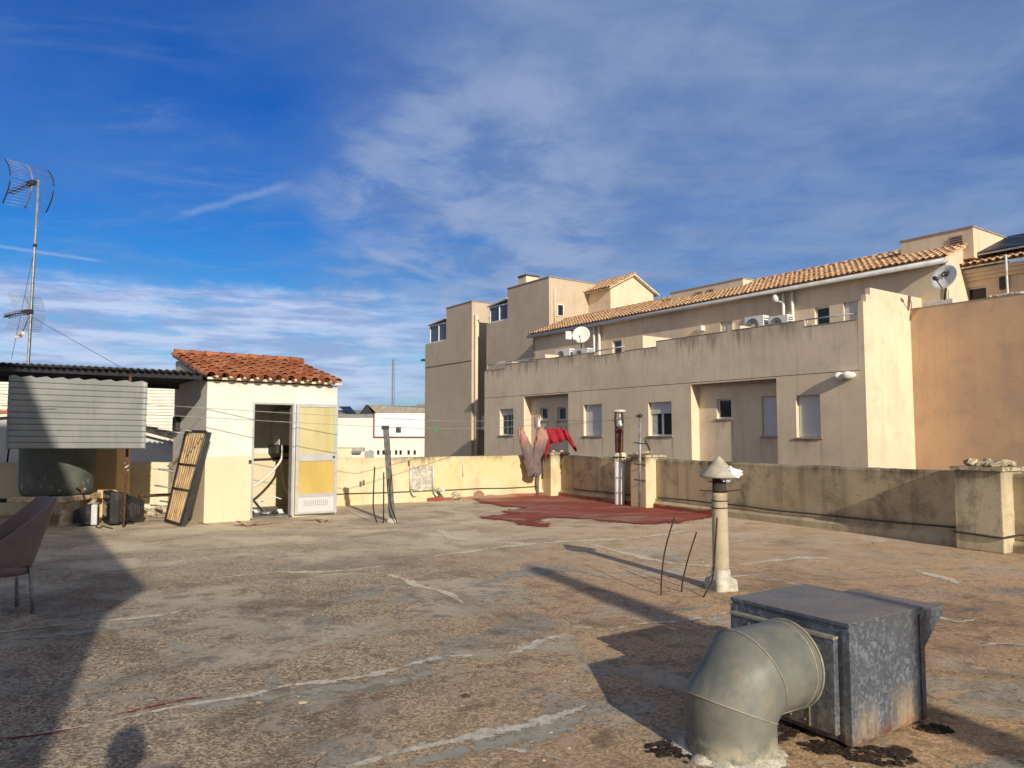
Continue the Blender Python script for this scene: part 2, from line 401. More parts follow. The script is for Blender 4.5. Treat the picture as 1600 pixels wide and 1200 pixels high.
def pane_fn(t):
    p = t.pos(); n = t.noise(t.mapv(p, (2, 2, .35)), 1.5, 3, .5)
    return {'Base Color': t.mix(t.step(n, .35, .65), (.48, .415, .19), (.57, .51, .29)), 'Normal': t.bump(t.noise(p, 120, 2), .12, .004)}
M['pane'] = material('yellow_frosted_glass', pane_fn, .35, 0, .4)
M['pane_low'] = simple('amber_frosted_glass', (.54, .385, .12), .35, 0, .08, 2, None, .03)
M['slab'] = simple('rough_slab', (.58, .45, .31), .95, 0, .25, 10, (.25, .18, .12), .7)
M['tar'] = simple('tar', (.035, .024, .018), .85, 0, .6, 40, (.14, .085, .055), 1.0)
M['street'] = simple('street_ground', (.16, .15, .13), .95, 0, .3, .2)
M['metal_roof'] = simple('sheet_roof', (.30, .255, .205), .8, 0, .15, 1)
M['metal_grey'] = simple('grey_cladding', (.22, .225, .23), .8, 0, .15, 1)
M['dark_gable'] = simple('dark_gable', (.035, .037, .045), .8)
M['solar'] = material('solar_cells', lambda t: {'Base Color': t.mix(t.step(t.math('FRACT', t.math('MULTIPLY', t.xyz(t.pos())[0], 1.0)), .0, .05), (.2, .2, .23), (.014, .017, .03))}, .45, 0, .15)
M['post_dark'] = simple('dark_post', (.15, .15, .155), .6, .4, .3, 14, (.10, .07, .05))
M['far_white'] = simple('warehouse_white', (.84, .78, .66), .9, 0, .06, .2)
M['far_panel'] = simple('white_panel', (.78, .80, .80), .7, 0, .03, .2)
M['far_red'] = simple('red_trim', (.36, .10, .07), .7)
M['dish'] = simple('dish_white', (.76, .75, .70), .45, 0, .06, 5)
M['skin'] = simple('skin', (.48, .30, .21), .6, 0, .1, 20)
M['shirt'] = simple('navy_shirt', (.05, .06, .10), .9)
M['trouser'] = simple('dark_trousers', (.04, .04, .05), .9)
M['hair'] = simple('dark_hair', (.03, .022, .018), .8)
def pants_fn(t):
    p = t.pos(); z = t.xyz(p)[2]
    k = t.step(t.math('ADD', z, t.math('MULTIPLY', t.noise(p, 7, 4), .3)), 1.30, 1.62)
    c = t.mix(t.step(t.noise(t.mapv(p, (5, 5, 1)), 4, 5), .35, .65), (.23, .165, .16), (.16, .12, .122))
    c = t.mix(k, c, (.46, .25, .195))
    return {'Base Color': c, 'Normal': t.bump(t.noise(t.mapv(p, (3, 3, .8)), 9, 4, .6), .9, .04)}
M['pants'] = material('mauve_cotton', pants_fn, .95, 0, .1)
M['redcloth'] = simple('red_cloth', (.30, .018, .035), .9, 0, .2, 6, None, .5)
M['peg'] = simple('plastic_peg', (.03, .05, .10), .6)
M['peg_green'] = simple('green_peg', (.03, .30, .14), .6)
# ------------------------------------------------------------------ camera, light, sky
cam = bpy.data.cameras.new('camera'); cam.sensor_width = 36; cam.lens = 36 * FPX / 1600
cam.clip_start = .03; cam.clip_end = 6000
camo = bpy.data.objects.new('camera', cam); COL.objects.link(camo)
camo.location = (0, 0, CAMZ); camo.rotation_euler = (math.pi / 2 + PITCH, 0, 0); scene.camera = camo
SUN_AZ = R(24.0); SUN_EL = R(21.5)           # light travels towards (-sin az, cos az)
sun = bpy.data.lights.new('sun', 'SUN'); sun.energy = 4.0; sun.angle = R(.53); sun.color = (1, .90, .74)
suno = bpy.data.objects.new('sun', sun); COL.objects.link(suno)
d = Vector((-math.sin(SUN_AZ) * math.cos(SUN_EL), math.cos(SUN_AZ) * math.cos(SUN_EL), -math.sin(SUN_EL)))
suno.rotation_euler = d.to_track_quat('-Z', 'Y').to_euler(); suno.location = -d * 50
w = bpy.data.worlds.new('World'); scene.world = w; w.use_nodes = True
t = NT(w.node_tree); bg = w.node_tree.nodes['Background']
sky = t.new('ShaderNodeTexSky'); sky.sky_type = 'NISHITA'; sky.sun_disc = False
sky.sun_elevation = SUN_EL; sky.sun_rotation = math.pi - SUN_AZ; sky.air_density = 1.0; sky.dust_density = .3; sky.ozone_density = 2.5
SKY = .095
hs = t.new('ShaderNodeHueSaturation'); t.put(hs.inputs['Color'], sky.outputs[0]); hs.inputs['Saturation'].default_value = 1.45; hs.inputs['Value'].default_value = .80
dirv = t.vmath('NORMALIZE', t.new('ShaderNodeTexCoord').outputs['Generated']).outputs[0]
X, Y, Z = t.xyz(dirv)
az = t.math('ARCTAN2', X, Y); el = t.math('ARCSINE', Z)
cmb = t.new('ShaderNodeCombineXYZ'); inv = t.math('DIVIDE', 1.0, t.math('MAXIMUM', t.math('ADD', Z, .07), .02))
t.put(cmb.inputs[0], t.math('MULTIPLY', X, inv)); t.put(cmb.inputs[1], t.math('MULTIPLY', Y, inv)); P2 = cmb.outputs[0]
cae = t.new('ShaderNodeCombineXYZ'); t.put(cae.inputs[0], az); t.put(cae.inputs[1], el); AE = cae.outputs[0]
def cdir(px, py): return tuple(ray(px, py).normalized())
# wide veil of high cloud to the right, thin cirrus elsewhere, layered stratus low down
dv = t.vmath('DOT_PRODUCT', dirv, cdir(1230, 230)).outputs['Value']
warp = t.noise(P2, .8, 5, .6, .5)
veil = t.step(t.math('ADD', dv, t.math('MULTIPLY', t.math('SUBTRACT', warp, .5), .30)), .78, 1.0)
cir = t.noise(t.mapv(P2, (.9, 2.4, 1), (0, 0, 0), (0, 0, R(32))), 1.7, 9, .62, .7)
cir2 = t.noise(t.mapv(P2, (1, 1, 1), (5, 2, 0)), .9, 6, .6, .3)
cirm = t.math('MULTIPLY', t.step(cir, .47, .78), t.step(cir2, .42, .62))
veil2 = t.math('MULTIPLY', veil, t.step(t.math('ADD', t.math('MULTIPLY', cir, .5), t.math('MULTIPLY', warp, .5)), .26, .64, .50, 1))
mott = t.math('ADD', t.math('MULTIPLY', t.noise(t.mapv(P2, (1.2, 1, 1)), 2.6, 7, .62, .4), .6), t.math('MULTIPLY', t.noise(P2, .9, 5, .6), .4))
dl = t.vmath('DOT_PRODUCT', dirv, cdir(740, 345)).outputs['Value']
puff = t.math('MULTIPLY', t.step(t.math('ADD', dl, t.math('MULTIPLY', t.math('SUBTRACT', warp, .5), .05)), .972, .997), t.step(mott, .40, .60))
band_n = t.noise(t.mapv(AE, (5, 26, 1)), 1.6, 8, .6, .4)
edge = t.math('ADD', el, t.math('MULTIPLY', t.math('SUBTRACT', t.noise(t.mapv(AE, (9, 14, 1)), 2.2, 6, .65), .5), .035))
band = t.math('MULTIPLY', t.step(edge, .196, .168), t.step(az, .0, -.22))
band = t.math('MULTIPLY', band, t.step(band_n, .34, .55, .30, 1))
low = t.math('MULTIPLY', t.step(el, .16, .03), t.step(t.noise(t.mapv(AE, (3, 34, 1)), 1.5, 7, .6), .40, .62))
front = t.step(Y, -.15, .35)
blue = t.mix(1.0, hs.outputs[0], t.mix(t.step(el, .02, .42), (.62, .96, 1.16), (.22, .68, 1.20)), 'MULTIPLY')
# unseen bright broken cloud sheet, added behind the viewer to raise fill light
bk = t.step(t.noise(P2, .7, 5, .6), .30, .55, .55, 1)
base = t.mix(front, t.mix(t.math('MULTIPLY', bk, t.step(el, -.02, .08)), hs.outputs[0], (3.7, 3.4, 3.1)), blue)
c = t.mix(t.math('MULTIPLY', cirm, .35), base, (3.1, 3.9, 5.9))
c = t.mix(t.step(t.noise(P2, .55, 6, .6, .4), .34, .62, .04, .34), c, (1.5, 2.5, 4.6))
c = t.mix(t.math('MULTIPLY', veil2, .86), c, t.mix(t.step(mott, .36, .62), (1.65, 2.45, 4.3), (2.45, 3.3, 5.1)))
c = t.mix(t.math('MULTIPLY', puff, .6), c, (3.1, 3.9, 5.7))
c = t.mix(t.math('MULTIPLY', low, .7), c, (3.1, 3.9, 5.9))
c = t.mix(t.math('MULTIPLY', band, .85), c, t.mix(t.step(t.noise(t.mapv(AE, (4, 30, 1), (2, 1, 0)), 1.7, 6, .6), .38, .6), (2.9, 3.7, 6.1), (5.2, 6.0, 7.9)))
def trail(c, a, b, wd, amt):                 # an old vapour trail between two bearings
    A = ray(*a); B = ray(*b)
    a0, e0 = math.atan2(A.x, A.y), math.atan2(A.z, math.hypot(A.x, A.y)); a1, e1 = math.atan2(B.x, B.y), math.atan2(B.z, math.hypot(B.x, B.y))
    k = t.math('DIVIDE', t.math('SUBTRACT', az, a0), a1 - a0)
    le = t.math('ADD', t.math('MULTIPLY', k, e1 - e0), e0)
    wob = t.math('MULTIPLY', t.math('SUBTRACT', t.noise(AE, 40, 5, .65), .5), wd * 1.6)
    dd = t.math('ABSOLUTE', t.math('ADD', t.math('SUBTRACT', el, le), wob))
    m = t.math('MULTIPLY', t.step(dd, wd, 0), t.math('MULTIPLY', t.step(k, 0, .15), t.step(k, 1, .8)))
    return t.mix(t.math('MULTIPLY', m, amt), c, (3.6, 4.4, 6.3))
c = trail(c, (270, 338), (470, 283), .0075, .28)
c = trail(c, (-60, 376), (175, 410), .0030, .45)
c = trail(c, (560, 385), (700, 440), .008, .22)
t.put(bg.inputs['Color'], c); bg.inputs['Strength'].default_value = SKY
scene.view_settings.view_transform = 'Standard'; scene.view_settings.look = 'None'
scene.view_settings.exposure = 0.24; scene.view_settings.gamma = 1.0

# ------------------------------------------------------------------ ground and terrace
g = MB(); g.quad((-3000, -3000, -9), (3000, -3000, -9), (3000, 3000, -9), (-3000, 3000, -9))
tag(g.build('ground', M['street']), kind='structure')
C0 = G(862, 773); B0 = G(529, 790); W1 = G(1480, 850)
dR = (W1 - C0).normalized(); dB = (B0 - C0).normalized()
nR = Vector((dR.y, -dR.x, 0));  nR = nR if nR.x < 0 else -nR     # towards the terrace
nB = Vector((dB.y, -dB.x, 0));  nB = nB if nB.y < 0 else -nB
S0 = G(318, 818); S1 = G(524, 803.5)                              # shed front corners
eS = (S1 - S0).normalized(); iS = Vector((-eS.y, eS.x, 0))         # along front, inwards
SW = (S1 - S0).length; SD = 2.15
SBL = S0 + iS * SD; SBR = S1 + iS * SD
Wend = C0 + dR * 30
LB = Vector((-12.5, 13.9, 0))
out = .22
poly = [C0 - nR * out - nB * out, Wend - nR * out, Vector((-13, -9, 0)), Vector((-13, 14.2, 0)), SBL + Vector((-.1, .35, 0)), SBR + Vector((.1, .45, 0)), B0 - nB * out]
fl = MB(); fl.prism([(p.x, p.y) for p in poly][::-1], -9, 0)
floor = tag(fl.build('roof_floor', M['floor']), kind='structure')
def ribbon(name, pts, w0, mat, zz=.004, taper=True):
    P = bez([G(*p) for p in pts], 6); mb = MB(); n = len(P)
    for i, p in enumerate(P):
        tt = (P[min(i + 1, n - 1)] - P[max(i - 1, 0)]).normalized(); s = Vector((-tt.y, tt.x, 0))
        ww = (1.05 if pts[0][1] > 935 else 1.45) * w0 * (.75 + .9 * mnoise.noise(p * 1.9) + .5 * mnoise.noise(p * 6)); ww = max(ww, w0 * .3)
        if taper: ww *= min(1, .25 + i / 4, .25 + (n - 1 - i) / 4)
        b = len(mb.v)
        for q, vv in ((-1.6, 1), (0, 0), (1.6, 1)):
            mb.uv[len(mb.v)] = (i * .1, vv); mb.v.append(p + s * ww * q + Vector((0, 0, zz + i * 1.5e-5)))
        if i:
            for q in (0, 1):
                mb.f.append([b - 3 + q, b - 2 + q, b + 1 + q, b + q]); mb.sm.append(False); mb.c.append(.5)
    return mb.build(name, mat, floor)
for pts, ww in (
    ([(430, 1074), (520, 1064), (600, 1051), (690, 1027), (790, 1023), (850, 1001), (885, 991)], .038),
    ([(0, 1157), (100, 1141), (190, 1124), (270, 1106), (380, 1089), (440, 1074)], .030),
    ([(-60, 996), (0, 988), (100, 976), (170, 970), (260, 960), (295, 951)], .032),
    ([(540, 1199), (660, 1168), (720, 1155), (800, 1139), (870, 1122), (915, 1103)], .036),
    ([(880, 978), (915, 981), (945, 986)], .030), ([(950, 986), (1000, 975), (1060, 971), (1150, 955)], .032),
    ([(660, 872), (770, 857), (860, 848), (1000, 840), (1090, 826)], .045),
    ([(640, 824), (685, 828), (710, 841), (770, 848), (860, 850)], .05),
    ([(590, 893), (630, 905), (655, 916), (695, 926), (725, 943)], .035),
    ([(920, 850), (1000, 870), (1060, 881), (1150, 888)], .045),
    ([(500, 826), (570, 824), (640, 824)], .04),
    ([(1150, 884), (1250, 872), (1330, 876)], .035), ([(1430, 968), (1470, 966), (1500, 972), (1530, 966)], .04),
    ([(1430, 892), (1480, 905), (1500, 914)], .03), ([(1050, 905), (1130, 902), (1200, 897)], .028),
    ([(790, 1170), (850, 1180), (900, 1196)], .02), ([(1530, 1010), (1570, 1006), (1640, 1015)], .035),
    ([(330, 905), (420, 895), (520, 893), (610, 884)], .03)):
    ribbon('crack_filler', pts, ww, M['crack'] if pts[0][1] > 935 else M['crackfar'])
for pts, ww in (([(250, 1118), (380, 1098), (470, 1082), (600, 1066), (760, 1036)], .075), ([(640, 1195), (760, 1166), (900, 1124), (960, 1100)], .09),
                ([(20, 1000), (160, 984), (300, 966)], .07), ([(720, 920), (860, 890), (960, 905)], .10)):
    ribbon('crack_filler', pts, ww, M['crackgrey'], .003)
for pts, ww in (([(175, 1119), (230, 1107), (280, 1096), (330, 1088)], .032), ([(-20, 1158), (60, 1149), (130, 1137)], .028),
                ([(360, 820), (390, 822), (430, 818), (505, 812)], .03), ([(368, 812), (385, 823), (400, 819)], .03), ([(495, 812), (503, 818), (512, 813)], .03), ([(300, 800), (312, 815), (330, 822)], .03)):
    ribbon('crack_filler', pts, ww, M['crackred'], .005)
for pts, ww in (([(1330, 1190), (1375, 1178), (1420, 1172)], .09), ([(1262, 1166), (1300, 1174), (1335, 1180)], .07), ([(1030, 1150), (1052, 1172), (1075, 1195)], .08), ([(1446, 1134), (1466, 1141), (1482, 1146)], .05), ([(1205, 1165), (1240, 1140), (1262, 1120)], .05)):
    ribbon('tar_smear', pts, ww, M['tarsmear'], .006)
rndg = random.Random(21); gm = MB()
for i in range(1500):
    d_ = 2.6 + 13 * rndg.random() ** 1.6; a_ = rndg.uniform(-.72, .70); p_ = Vector((math.sin(a_) * d_, math.cos(a_) * d_, .002))
    if mnoise.noise(p_ * .8) < -.05 or (p_ - C0).dot(nR) < .3 or (p_ - C0).dot(nB) < .3: continue
    k_ = rndg.uniform(.003, .010) * (1 + (rndg.random() < .06) * 1.2); gm.cur = rndg.random(); gm.chunk(p_, (k_ * 1.3, k_, k_ * .7), i)
tag(gm.build('grit', M['grit'], loc=(0, 6, 0)), 'loose grit and stone chips scattered over the bare terrace', 'grit', None, 'stuff')
# red waterproofing in the far corner
redpx = [(733, 776), (748, 783), (762, 787), (790, 791), (822, 794), (800, 797), (789, 799), (804, 803), (775, 806), (750, 808.5), (790, 813), (813, 817), (830, 822), (856, 823.5), (842, 818),
         (829, 814.5), (841, 810.5), (860, 809.5), (885, 809), (905, 811), (923, 811), (945, 814), (967, 816.5), (990, 818.5), (1012, 819), (1050, 817), (1085, 813), (1116, 808), (1140, 803.5)]
rp = [G(*p) for p in redpx]
wr = C0 + dR * ((G(1142, 804) - C0).dot(dR)) + nR * .04
rp += [wr, C0 + (nR + nB) * .04, C0 + dB * 3.55 + nB * .04]
fine = []
for i, a in enumerate(rp):
    b = rp[(i + 1) % len(rp)]; n = max(1, int((b - a).length / .06)) if i < len(redpx) - 1 else 1
    for k in range(n):
        q = a.lerp(b, k / n); fine.append(q + Vector((mnoise.noise(q * 5), mnoise.noise(q * 5 + Vector((9, 9, 9))), 0)) * (.07 if i < len(redpx) - 1 and (i or k) else 0))
redp = [(x, y) for x, y in redpx]
bm = bmesh.new(); vs = [bm.verts.new((p.x, p.y, .009)) for p in fine]
es = [bm.edges.new((vs[i], vs[(i + 1) % len(vs)])) for i in range(len(vs))]
bmesh.ops.triangle_fill(bm, use_beauty=True, use_dissolve=False, edges=es)
me = bpy.data.meshes.new('red_coating'); bm.normal_update(); bm.to_mesh(me); bm.free(); me.materials.append(M['red'])
ribbon('red_coating', redp, .085, M['rededge'], .0125, False)
ro = bpy.data.objects.new('red_coating', me); COL.objects.link(ro); ro.parent = floor

# ------------------------------------------------------------------ parapets
def wavy_wall(name, A, d, L, n_in, h, th, mat, label, plinth=True, seg=.12, parent=None, amp=.012, kick=None):
    """render-faced wall with a slightly uneven top; n_in points to the terrace; splayed plinth at its foot"""
    mb = MB(); k = max(2, int(L / seg)); prof = []
    for i in range(k + 1):
        s = L * i / k; p = A + d * s
        top = h + amp * (mnoise.noise(p * 1.3) + .7 * mnoise.noise(p * 5)); j = .008 * mnoise.noise(p * 2.1 + Vector((5, 5, 5)))
        row = []
        if plinth: row += [(.075 + j, 0), (.07 + j, .10), (.0 + j, .17)]
        else: row += [(j, 0)]
        row += [(j * .5, h * .6), (j, top - .03), (-.02, top), (-th + .02, top + .004), (-th, top - .03), (-th, -9)]
        prof.append([p + n_in * o + Vector((0, 0, z)) for o, z in row])
    m = len(prof[0]); vs = [q for r in prof for q in r]; fs = []
    for i in range(k):
        for a in range(m - 1): fs.append((i * m + a, i * m + a + 1, (i + 1) * m + a + 1, (i + 1) * m + a))
    fs.append(tuple(range(m))); fs.append(tuple((k * m + a) for a in range(m))[::-1])
    mb.add(vs, fs)
    if parent is not None: return mb.build(name, mat, parent)
    return tag(mb.build(name, mat, loc=A), label, 'wall')
LBk = (B0 - C0).length + .9
backw = wavy_wall('parapet_wall', C0 - dB * .2, dB, LBk + .2, nB, 1.0, .2, M['parapet'], 'sunlit pale yellow parapet wall behind the washing, running from the shed door to the far corner')
rightw = wavy_wall('parapet_wall', C0, dR, 26, nR, 1.0, .2, M['parapet_old'], 'long mould stained parapet wall running along the right edge of the terrace')
u = MB(); k0 = 0
def upturn(A, d, n, s0, s1, hh):
    P = []; k = int((s1 - s0) / .1)
    for i in range(k + 1):
        p = A + d * (s0 + (s1 - s0) * i / k); h = hh * (1 + .5 * mnoise.noise(p * 4)); P.append((p, h))
    for (p, h), (q, g2) in zip(P, P[1:]):
        u.quad(p + n * .088, q + n * .088, q + n * .086 + Vector((0, 0, g2)), p + n * .086 + Vector((0, 0, h)))
upturn(C0, dR, nR, .09, (G(1142, 804) - C0).dot(dR), .085); upturn(C0, dB, nB, .09, 3.5, .075)
for s, r in ((3.2, .12), (2.15, .15)):       # round patches of the coating climbing the wall
    p = C0 + dB * s + nB * .085; u.lathe(p + Vector((0, 0, .05)), [(0, .02), (r * .8, .018), (r, .004)], 14, axis=Matrix((dB, Vector((0, 0, 1)), nB)).transposed())
uo = u.build('red_coating', M['red'], floor)
def pillar(name, s, wd, pr, h, label, mat, rubble, A=C0, d=dR, n=nR):
    """wall pier with broken stones on its head; s is the distance of its near edge along the wall"""
    e = empty(name, A + d * s, label, 'pillar', 'parapet pillars')
    mb = MB(); p = A + d * s; a = n * pr; b = d * -wd; back = n * -.24
    mb.hexa([p + back, p + a, p + a + b, p + back + b] + [q + Vector((0, 0, h)) for q in (p + back, p + a, p + a + b, p + back + b)])
    mb.build('shaft', mat, e, bevel=.015)
    c = MB(); c2 = p + b * .5 + n * (pr - .24) * .5
    Mx = Matrix((d, n, Vector((0, 0, 1)))).transposed()
    c.box(c2 + Vector((0, 0, h + .025)), (wd + .06, pr + .30, .05), M=Mx)
    rnd = random.Random(int(s * 10))
    for i in range(rubble):
        q = c2 + d * rnd.uniform(-.5, .5) * wd + n * rnd.uniform(-.45, .5) * (pr + .2)
        k = rnd.uniform(.05, .11); hh = h + .05 + .07 * (1 - abs(rnd.uniform(-1, 1)))
        c.chunk((q.x, q.y, hh), (k * 1.3, k, k * .55), i + int(s * 10))
    c.build('rubble', M['stone'], e)
    return e
sR = (W1 - C0).length
pillar('pillar', sR + .87, .60, .27, 1.04, 'stout mould blackened pillar with a heap of broken stone on its head at the right edge', M['pillar_old'], 16)
s2 = (G(1047, 792) - C0).dot(dR)
pillar('pillar', s2, .50, .27, 1.04, 'cream pillar behind the brown flue and the rusty ladder pole', M['parapet'], 9)
pillar('pillar', -.0 + .42, .52, .30, 1.02, 'corner pillar half hidden behind the hanging trousers', M['parapet'], 3)
# cable run along the foot of the walls
def cable(name, pts, r, mat, label, cat='cable', group=None):
    mb = MB(); mb.tube(pts, r, 6); return tag(mb.build(name, mat, loc=pts[0]), label, cat, group)
def along(A, d, n, s0, s1, z, off, k=24, wob=.03):
    return [A + d * (s0 + (s1 - s0) * i / k) + n * off + Vector((0, 0, z + wob * mnoise.noise((A + d * (s0 + (s1 - s0) * i / k)) * .9))) for i in range(k + 1)]
cable('cable', along(C0, dB, nB, .42, LBk - .1, .235, .03), .011, M['cable'], 'thin dark cable along the foot of the sunlit yellow parapet')
cable('cable', along(C0, dR, nR, 1.0, s2 - .75, .21, .03), .013, M['cable'], 'short black cable low on the wall between the corner pillar and the brown flue')
cable('cable', along(C0, dR, nR, s2 + .1, sR + .2, .225, .03), .014, M['cable'], 'long sagging black cable low on the mould stained wall right of the flue pillar')
cable('cable', along(C0, dR, nR, sR + .25, sR + .86, .20, .285, 10) + along(C0, dR, nR, sR + .95, sR + 2.5, .24, .03, 10), .014, M['cable'], 'black cable wrapped round the stout stone topped pillar')
CAM = Vector((0, 0, CAMZ))
def PF(F, px, py, b=0.0):                    # bearing -> (along, height) in the plane of a wall
    O, ex, ey = F; r = ray(px, py); k = ((O + ey * b - CAM).dot(ey)) / r.dot(ey); P = CAM + r * k
    return (P - O).dot(ex), P.z
def W(F, a, b, z): return F[0] + F[1] * a + F[2] * b + Vector((0, 0, z))
def tiles(mb, O, ex, up, width, length, pitch, course, r, seed=0, n=6, pans=True, lip=.012):
    """barrel tiles: O lower corner, ex along the eave, up the unit slope direction"""
    rnd = random.Random(seed); nz = ex.cross(up).normalized(); nz = nz if nz.z > 0 else -nz
    cols = int(width / pitch); rows = int(math.ceil(length / course))
    for i in range(cols + 1):
        a = i * pitch
        for j in range(rows):
            s0 = j * course - (rnd.uniform(0, .03)); s1 = min(length, (j + 1) * course + .05)
            for kind in ((0, 1) if pans and i < cols else (0,)):
                mb.cur = rnd.random(); c0 = a + (pitch / 2 if kind else 0) + rnd.uniform(-.008, .008); c1 = c0 + rnd.uniform(-.006, .006)
                tilt = rnd.uniform(-.006, .010); vs = []
                for s, rr, lf in ((s0, r, .028 + tilt), (s1, r * .84, .004)):
                    for q in range(n + 1):
                        th = math.pi * q / n; sg = -1 if kind else 1
                        x = -math.cos(th) * rr; y = math.sin(th) * rr * .9 * sg + (r * .55 if kind else .0) + lf
                        cc = c0 if s == s0 else c1
                        vs.append(O + ex * (cc + x) + up * s + nz * y)
                fs = [(q, q + 1, n + 2 + q, n + 1 + q) for q in range(n)]
                mb.add(vs, fs, True)
                if not kind:                  # clay thickness at the lower end
                    lo = []
                    for q in range(n + 1):
                        th = math.pi * q / n; rr = r - lip
                        lo.append(O + ex * (c0 - math.cos(th) * rr) + up * s0 + nz * (math.sin(th) * rr * .9 + .028 + tilt))
                    b = vs[:n + 1]; mb.add(b + lo, [(q, q + 1, n + 2 + q, n + 1 + q) for q in range(n)])
# ------------------------------------------------------------------ shed
FS = (S0, eS, iS)
shed = empty('shed', S0, 'small white and cream rooftop shed with an open doorway and a terracotta tile roof', 'shed')
dl = PF(FS, 393.5, 700)[0]; dr = PF(FS, 459, 700)[0]; dz = 2.09
H0, H1 = 2.44, 2.97; TH = .13
slope = lambda b: H0 + (H1 - H0) * b / SD
mb = MB()
mb.fbox(FS, (0, dl), (0, TH), (0, H0)); mb.fbox(FS, (dr, SW), (0, TH), (0, H0)); mb.fbox(FS, (dl, dr), (0, TH), (dz, H0))
for a0 in (0, SW - TH):
    mb.extrude([W(FS, a0, TH, 0), W(FS, a0, SD - TH, 0), W(FS, a0, SD - TH, slope(SD - TH)), W(FS, a0, TH, H0)], eS * TH)
mb.fbox(FS, (0, SW), (SD - TH, SD), (0, slope(SD - TH)))
mb.build('wall', M['shed'], shed)
f = MB(); f.fbox(FS, (TH, SW - TH), (TH, SD - TH), (.004, .03)); f.build('floor', simple('shed_floor', (.20, .18, .16), .9, 0, .3, 9), shed)
rf = MB(); rup = (W(FS, 0, SD + .12, H1 + .08) - W(FS, 0, -.12, H0 + .03)); rl = rup.length; rup.normalize()
O = W(FS, -.03, -.10, H0 + .02)
rf.hexa([O, O + eS * (SW + .08), O + eS * (SW + .08) + rup * rl, O + rup * rl] + [q + Vector((0, 0, .035)) for q in (O, O + eS * (SW + .08), O + eS * (SW + .08) + rup * rl, O + rup * rl)])
deck = rf.build('roof_deck', M['mortar'], shed)
tl = MB(); O2 = W(FS, .0, -.20, H0 + .045)
tiles(tl, O2, eS, rup, SW + .10, rl + .06, .232, .27, .088, 3, 8)
tl.build('roof_tiles', M['tile'], deck)
rg = MB()
for i in range(9):
    rg.cur = random.random(); a = -.02 + i * .29
    p = W(FS, a, SD + .04, H1 + .14); q = W(FS, a + .30, SD + .04, H1 + .13)
    rg.tube([p, q], [.085, .075], 10)
rg.build('ridge_tiles', M['tile'], deck)
mp = MB(); rnd = random.Random(5)
for i in range(11):                            # mortar plugs under the eave tiles
    p = W(FS, .116 + i * .232, -.085, H0 + .058)
    if i < 10: mp.blob(p, (.07, .06, .035), .3, i)
mp.build('eave_mortar', M['mortar'], deck)
# door frame and leaf
fr = MB()
fr.fbox(FS, (dl - .0, dl + .035), (-.012, TH + .01), (.03, dz)); fr.fbox(FS, (dr - .035, dr), (-.012, TH + .01), (.03, dz)); fr.fbox(FS, (dl + .035, dr - .035), (-.012, TH + .01), (dz - .035, dz))
fr.build('door_frame', M['alu'], shed, bevel=.003)
lt = MB(); lt.fbox(FS, (dl - .05, dl - .008), (-.03, 0), (1.0, 1.06)); lt.build('latch_plate', M['ac_dark'], shed)
hinge = W(FS, dr + .015, -.035, 0); ang = R(-5)
eL = Matrix.Rotation(ang, 3, 'Z') @ eS; iL = Matrix.Rotation(ang, 3, 'Z') @ iS; FL = (hinge, eL, iL)
LW = .79; b0, b1 = -.045, -.005
leaf = MB()
for a in ((0, .06), (LW - .06, LW)): leaf.fbox(FL, a, (b0, b1), (.05, 2.08))
for z in ((.05, .09), (.36, .42), (1.02, 1.155), (2.02, 2.08)): leaf.fbox(FL, (.06, LW - .06), (b0 + .002, b1), z)
door = leaf.build('door', M['alu'], shed, bevel=.004)
pn = MB(); pn.fbox(FL, (.06, LW - .06), (-.028, -.018), (1.155, 2.02)); pn.build('pane', M['pane'], door)
pn = MB(); pn.fbox(FL, (.06, LW - .06), (-.028, -.018), (.42, 1.02)); pn.build('pane', M['pane_low'], door, label='amber lower pane of the door')
hp = MB(); hp.fbox(FL, (.06, LW - .06), (-.034, -.016), (.09, .36)); hp.cur = 0.0
for i in range(13):
    for j in range(3): hp.fbox(FL, (.17 + i * .036, .18 + i * .036), (-.037, -.033), (.20 + j * .035, .222 + j * .035))
hp.build('kick_panel', M['kick'], door)
lk = MB(); lk.lathe(W(FL, LW - .07, b0, 1.09), [(.0, .012), (.022, .012), (.022, -.002)], 12, axis=Matrix((eL, Vector((0, 0, 1)), -iL)).transposed()); lk.build('lock', M['ac_dark'], door)
# inside
ba = 1.55
a0, z0 = PF(FS, 436, 696, ba); a1, z1 = PF(FS, 470, 640, ba)
wh = empty('water_heater', W(FS, (a0 + a1) / 2, ba, z0), 'white water heater on the back wall inside the open shed', 'water heater')
b = MB(); b.fbox(FS, (a0, a1), (ba, SD - TH - .004), (z0, z0 + .72)); b.build('casing', M['white_frame'], wh, bevel=.02)
b = MB(); b.fbox(FS, (a0 - .05, a1), (ba + .03, SD - TH - .004), (z0 - .16, z0 - .004)); b.build('pipe_cover', M['ac_dark'], wh)
h1 = [W(FS, a0 + .05, ba, z0 - .16), W(FS, a0 + .06, ba - .02, z0 - .5), W(FS, a0 + .12, ba - .1, z0 - .9), W(FS, a0 + .34, ba - .2, z0 - 1.1)]
cable('hose', bez(h1), .018, M['pipe_white'], 'pale hose hanging from the water heater inside the shed', 'hose')
h2 = [W(FS, dl + .02, .9, .55), W(FS, dl + .30, 1.0, .50), W(FS, dl + .62, 1.05, .66), W(FS, dl + .95, 1.1, 1.0), W(FS, dl + 1.0, 1.15, 1.3)]
cable('hose', bez(h2), .024, M['pipe_white'], 'thick cream hose curving across the doorway inside the shed', 'hose')
h3 = [W(FS, TH, SD - TH - .04, .98), W(FS, SW - TH, SD - TH - .04, 1.02)]
cable('water_pipe', h3, .02, M['ac_dark'], 'dark straight pipe along the back wall inside the shed', 'pipe')
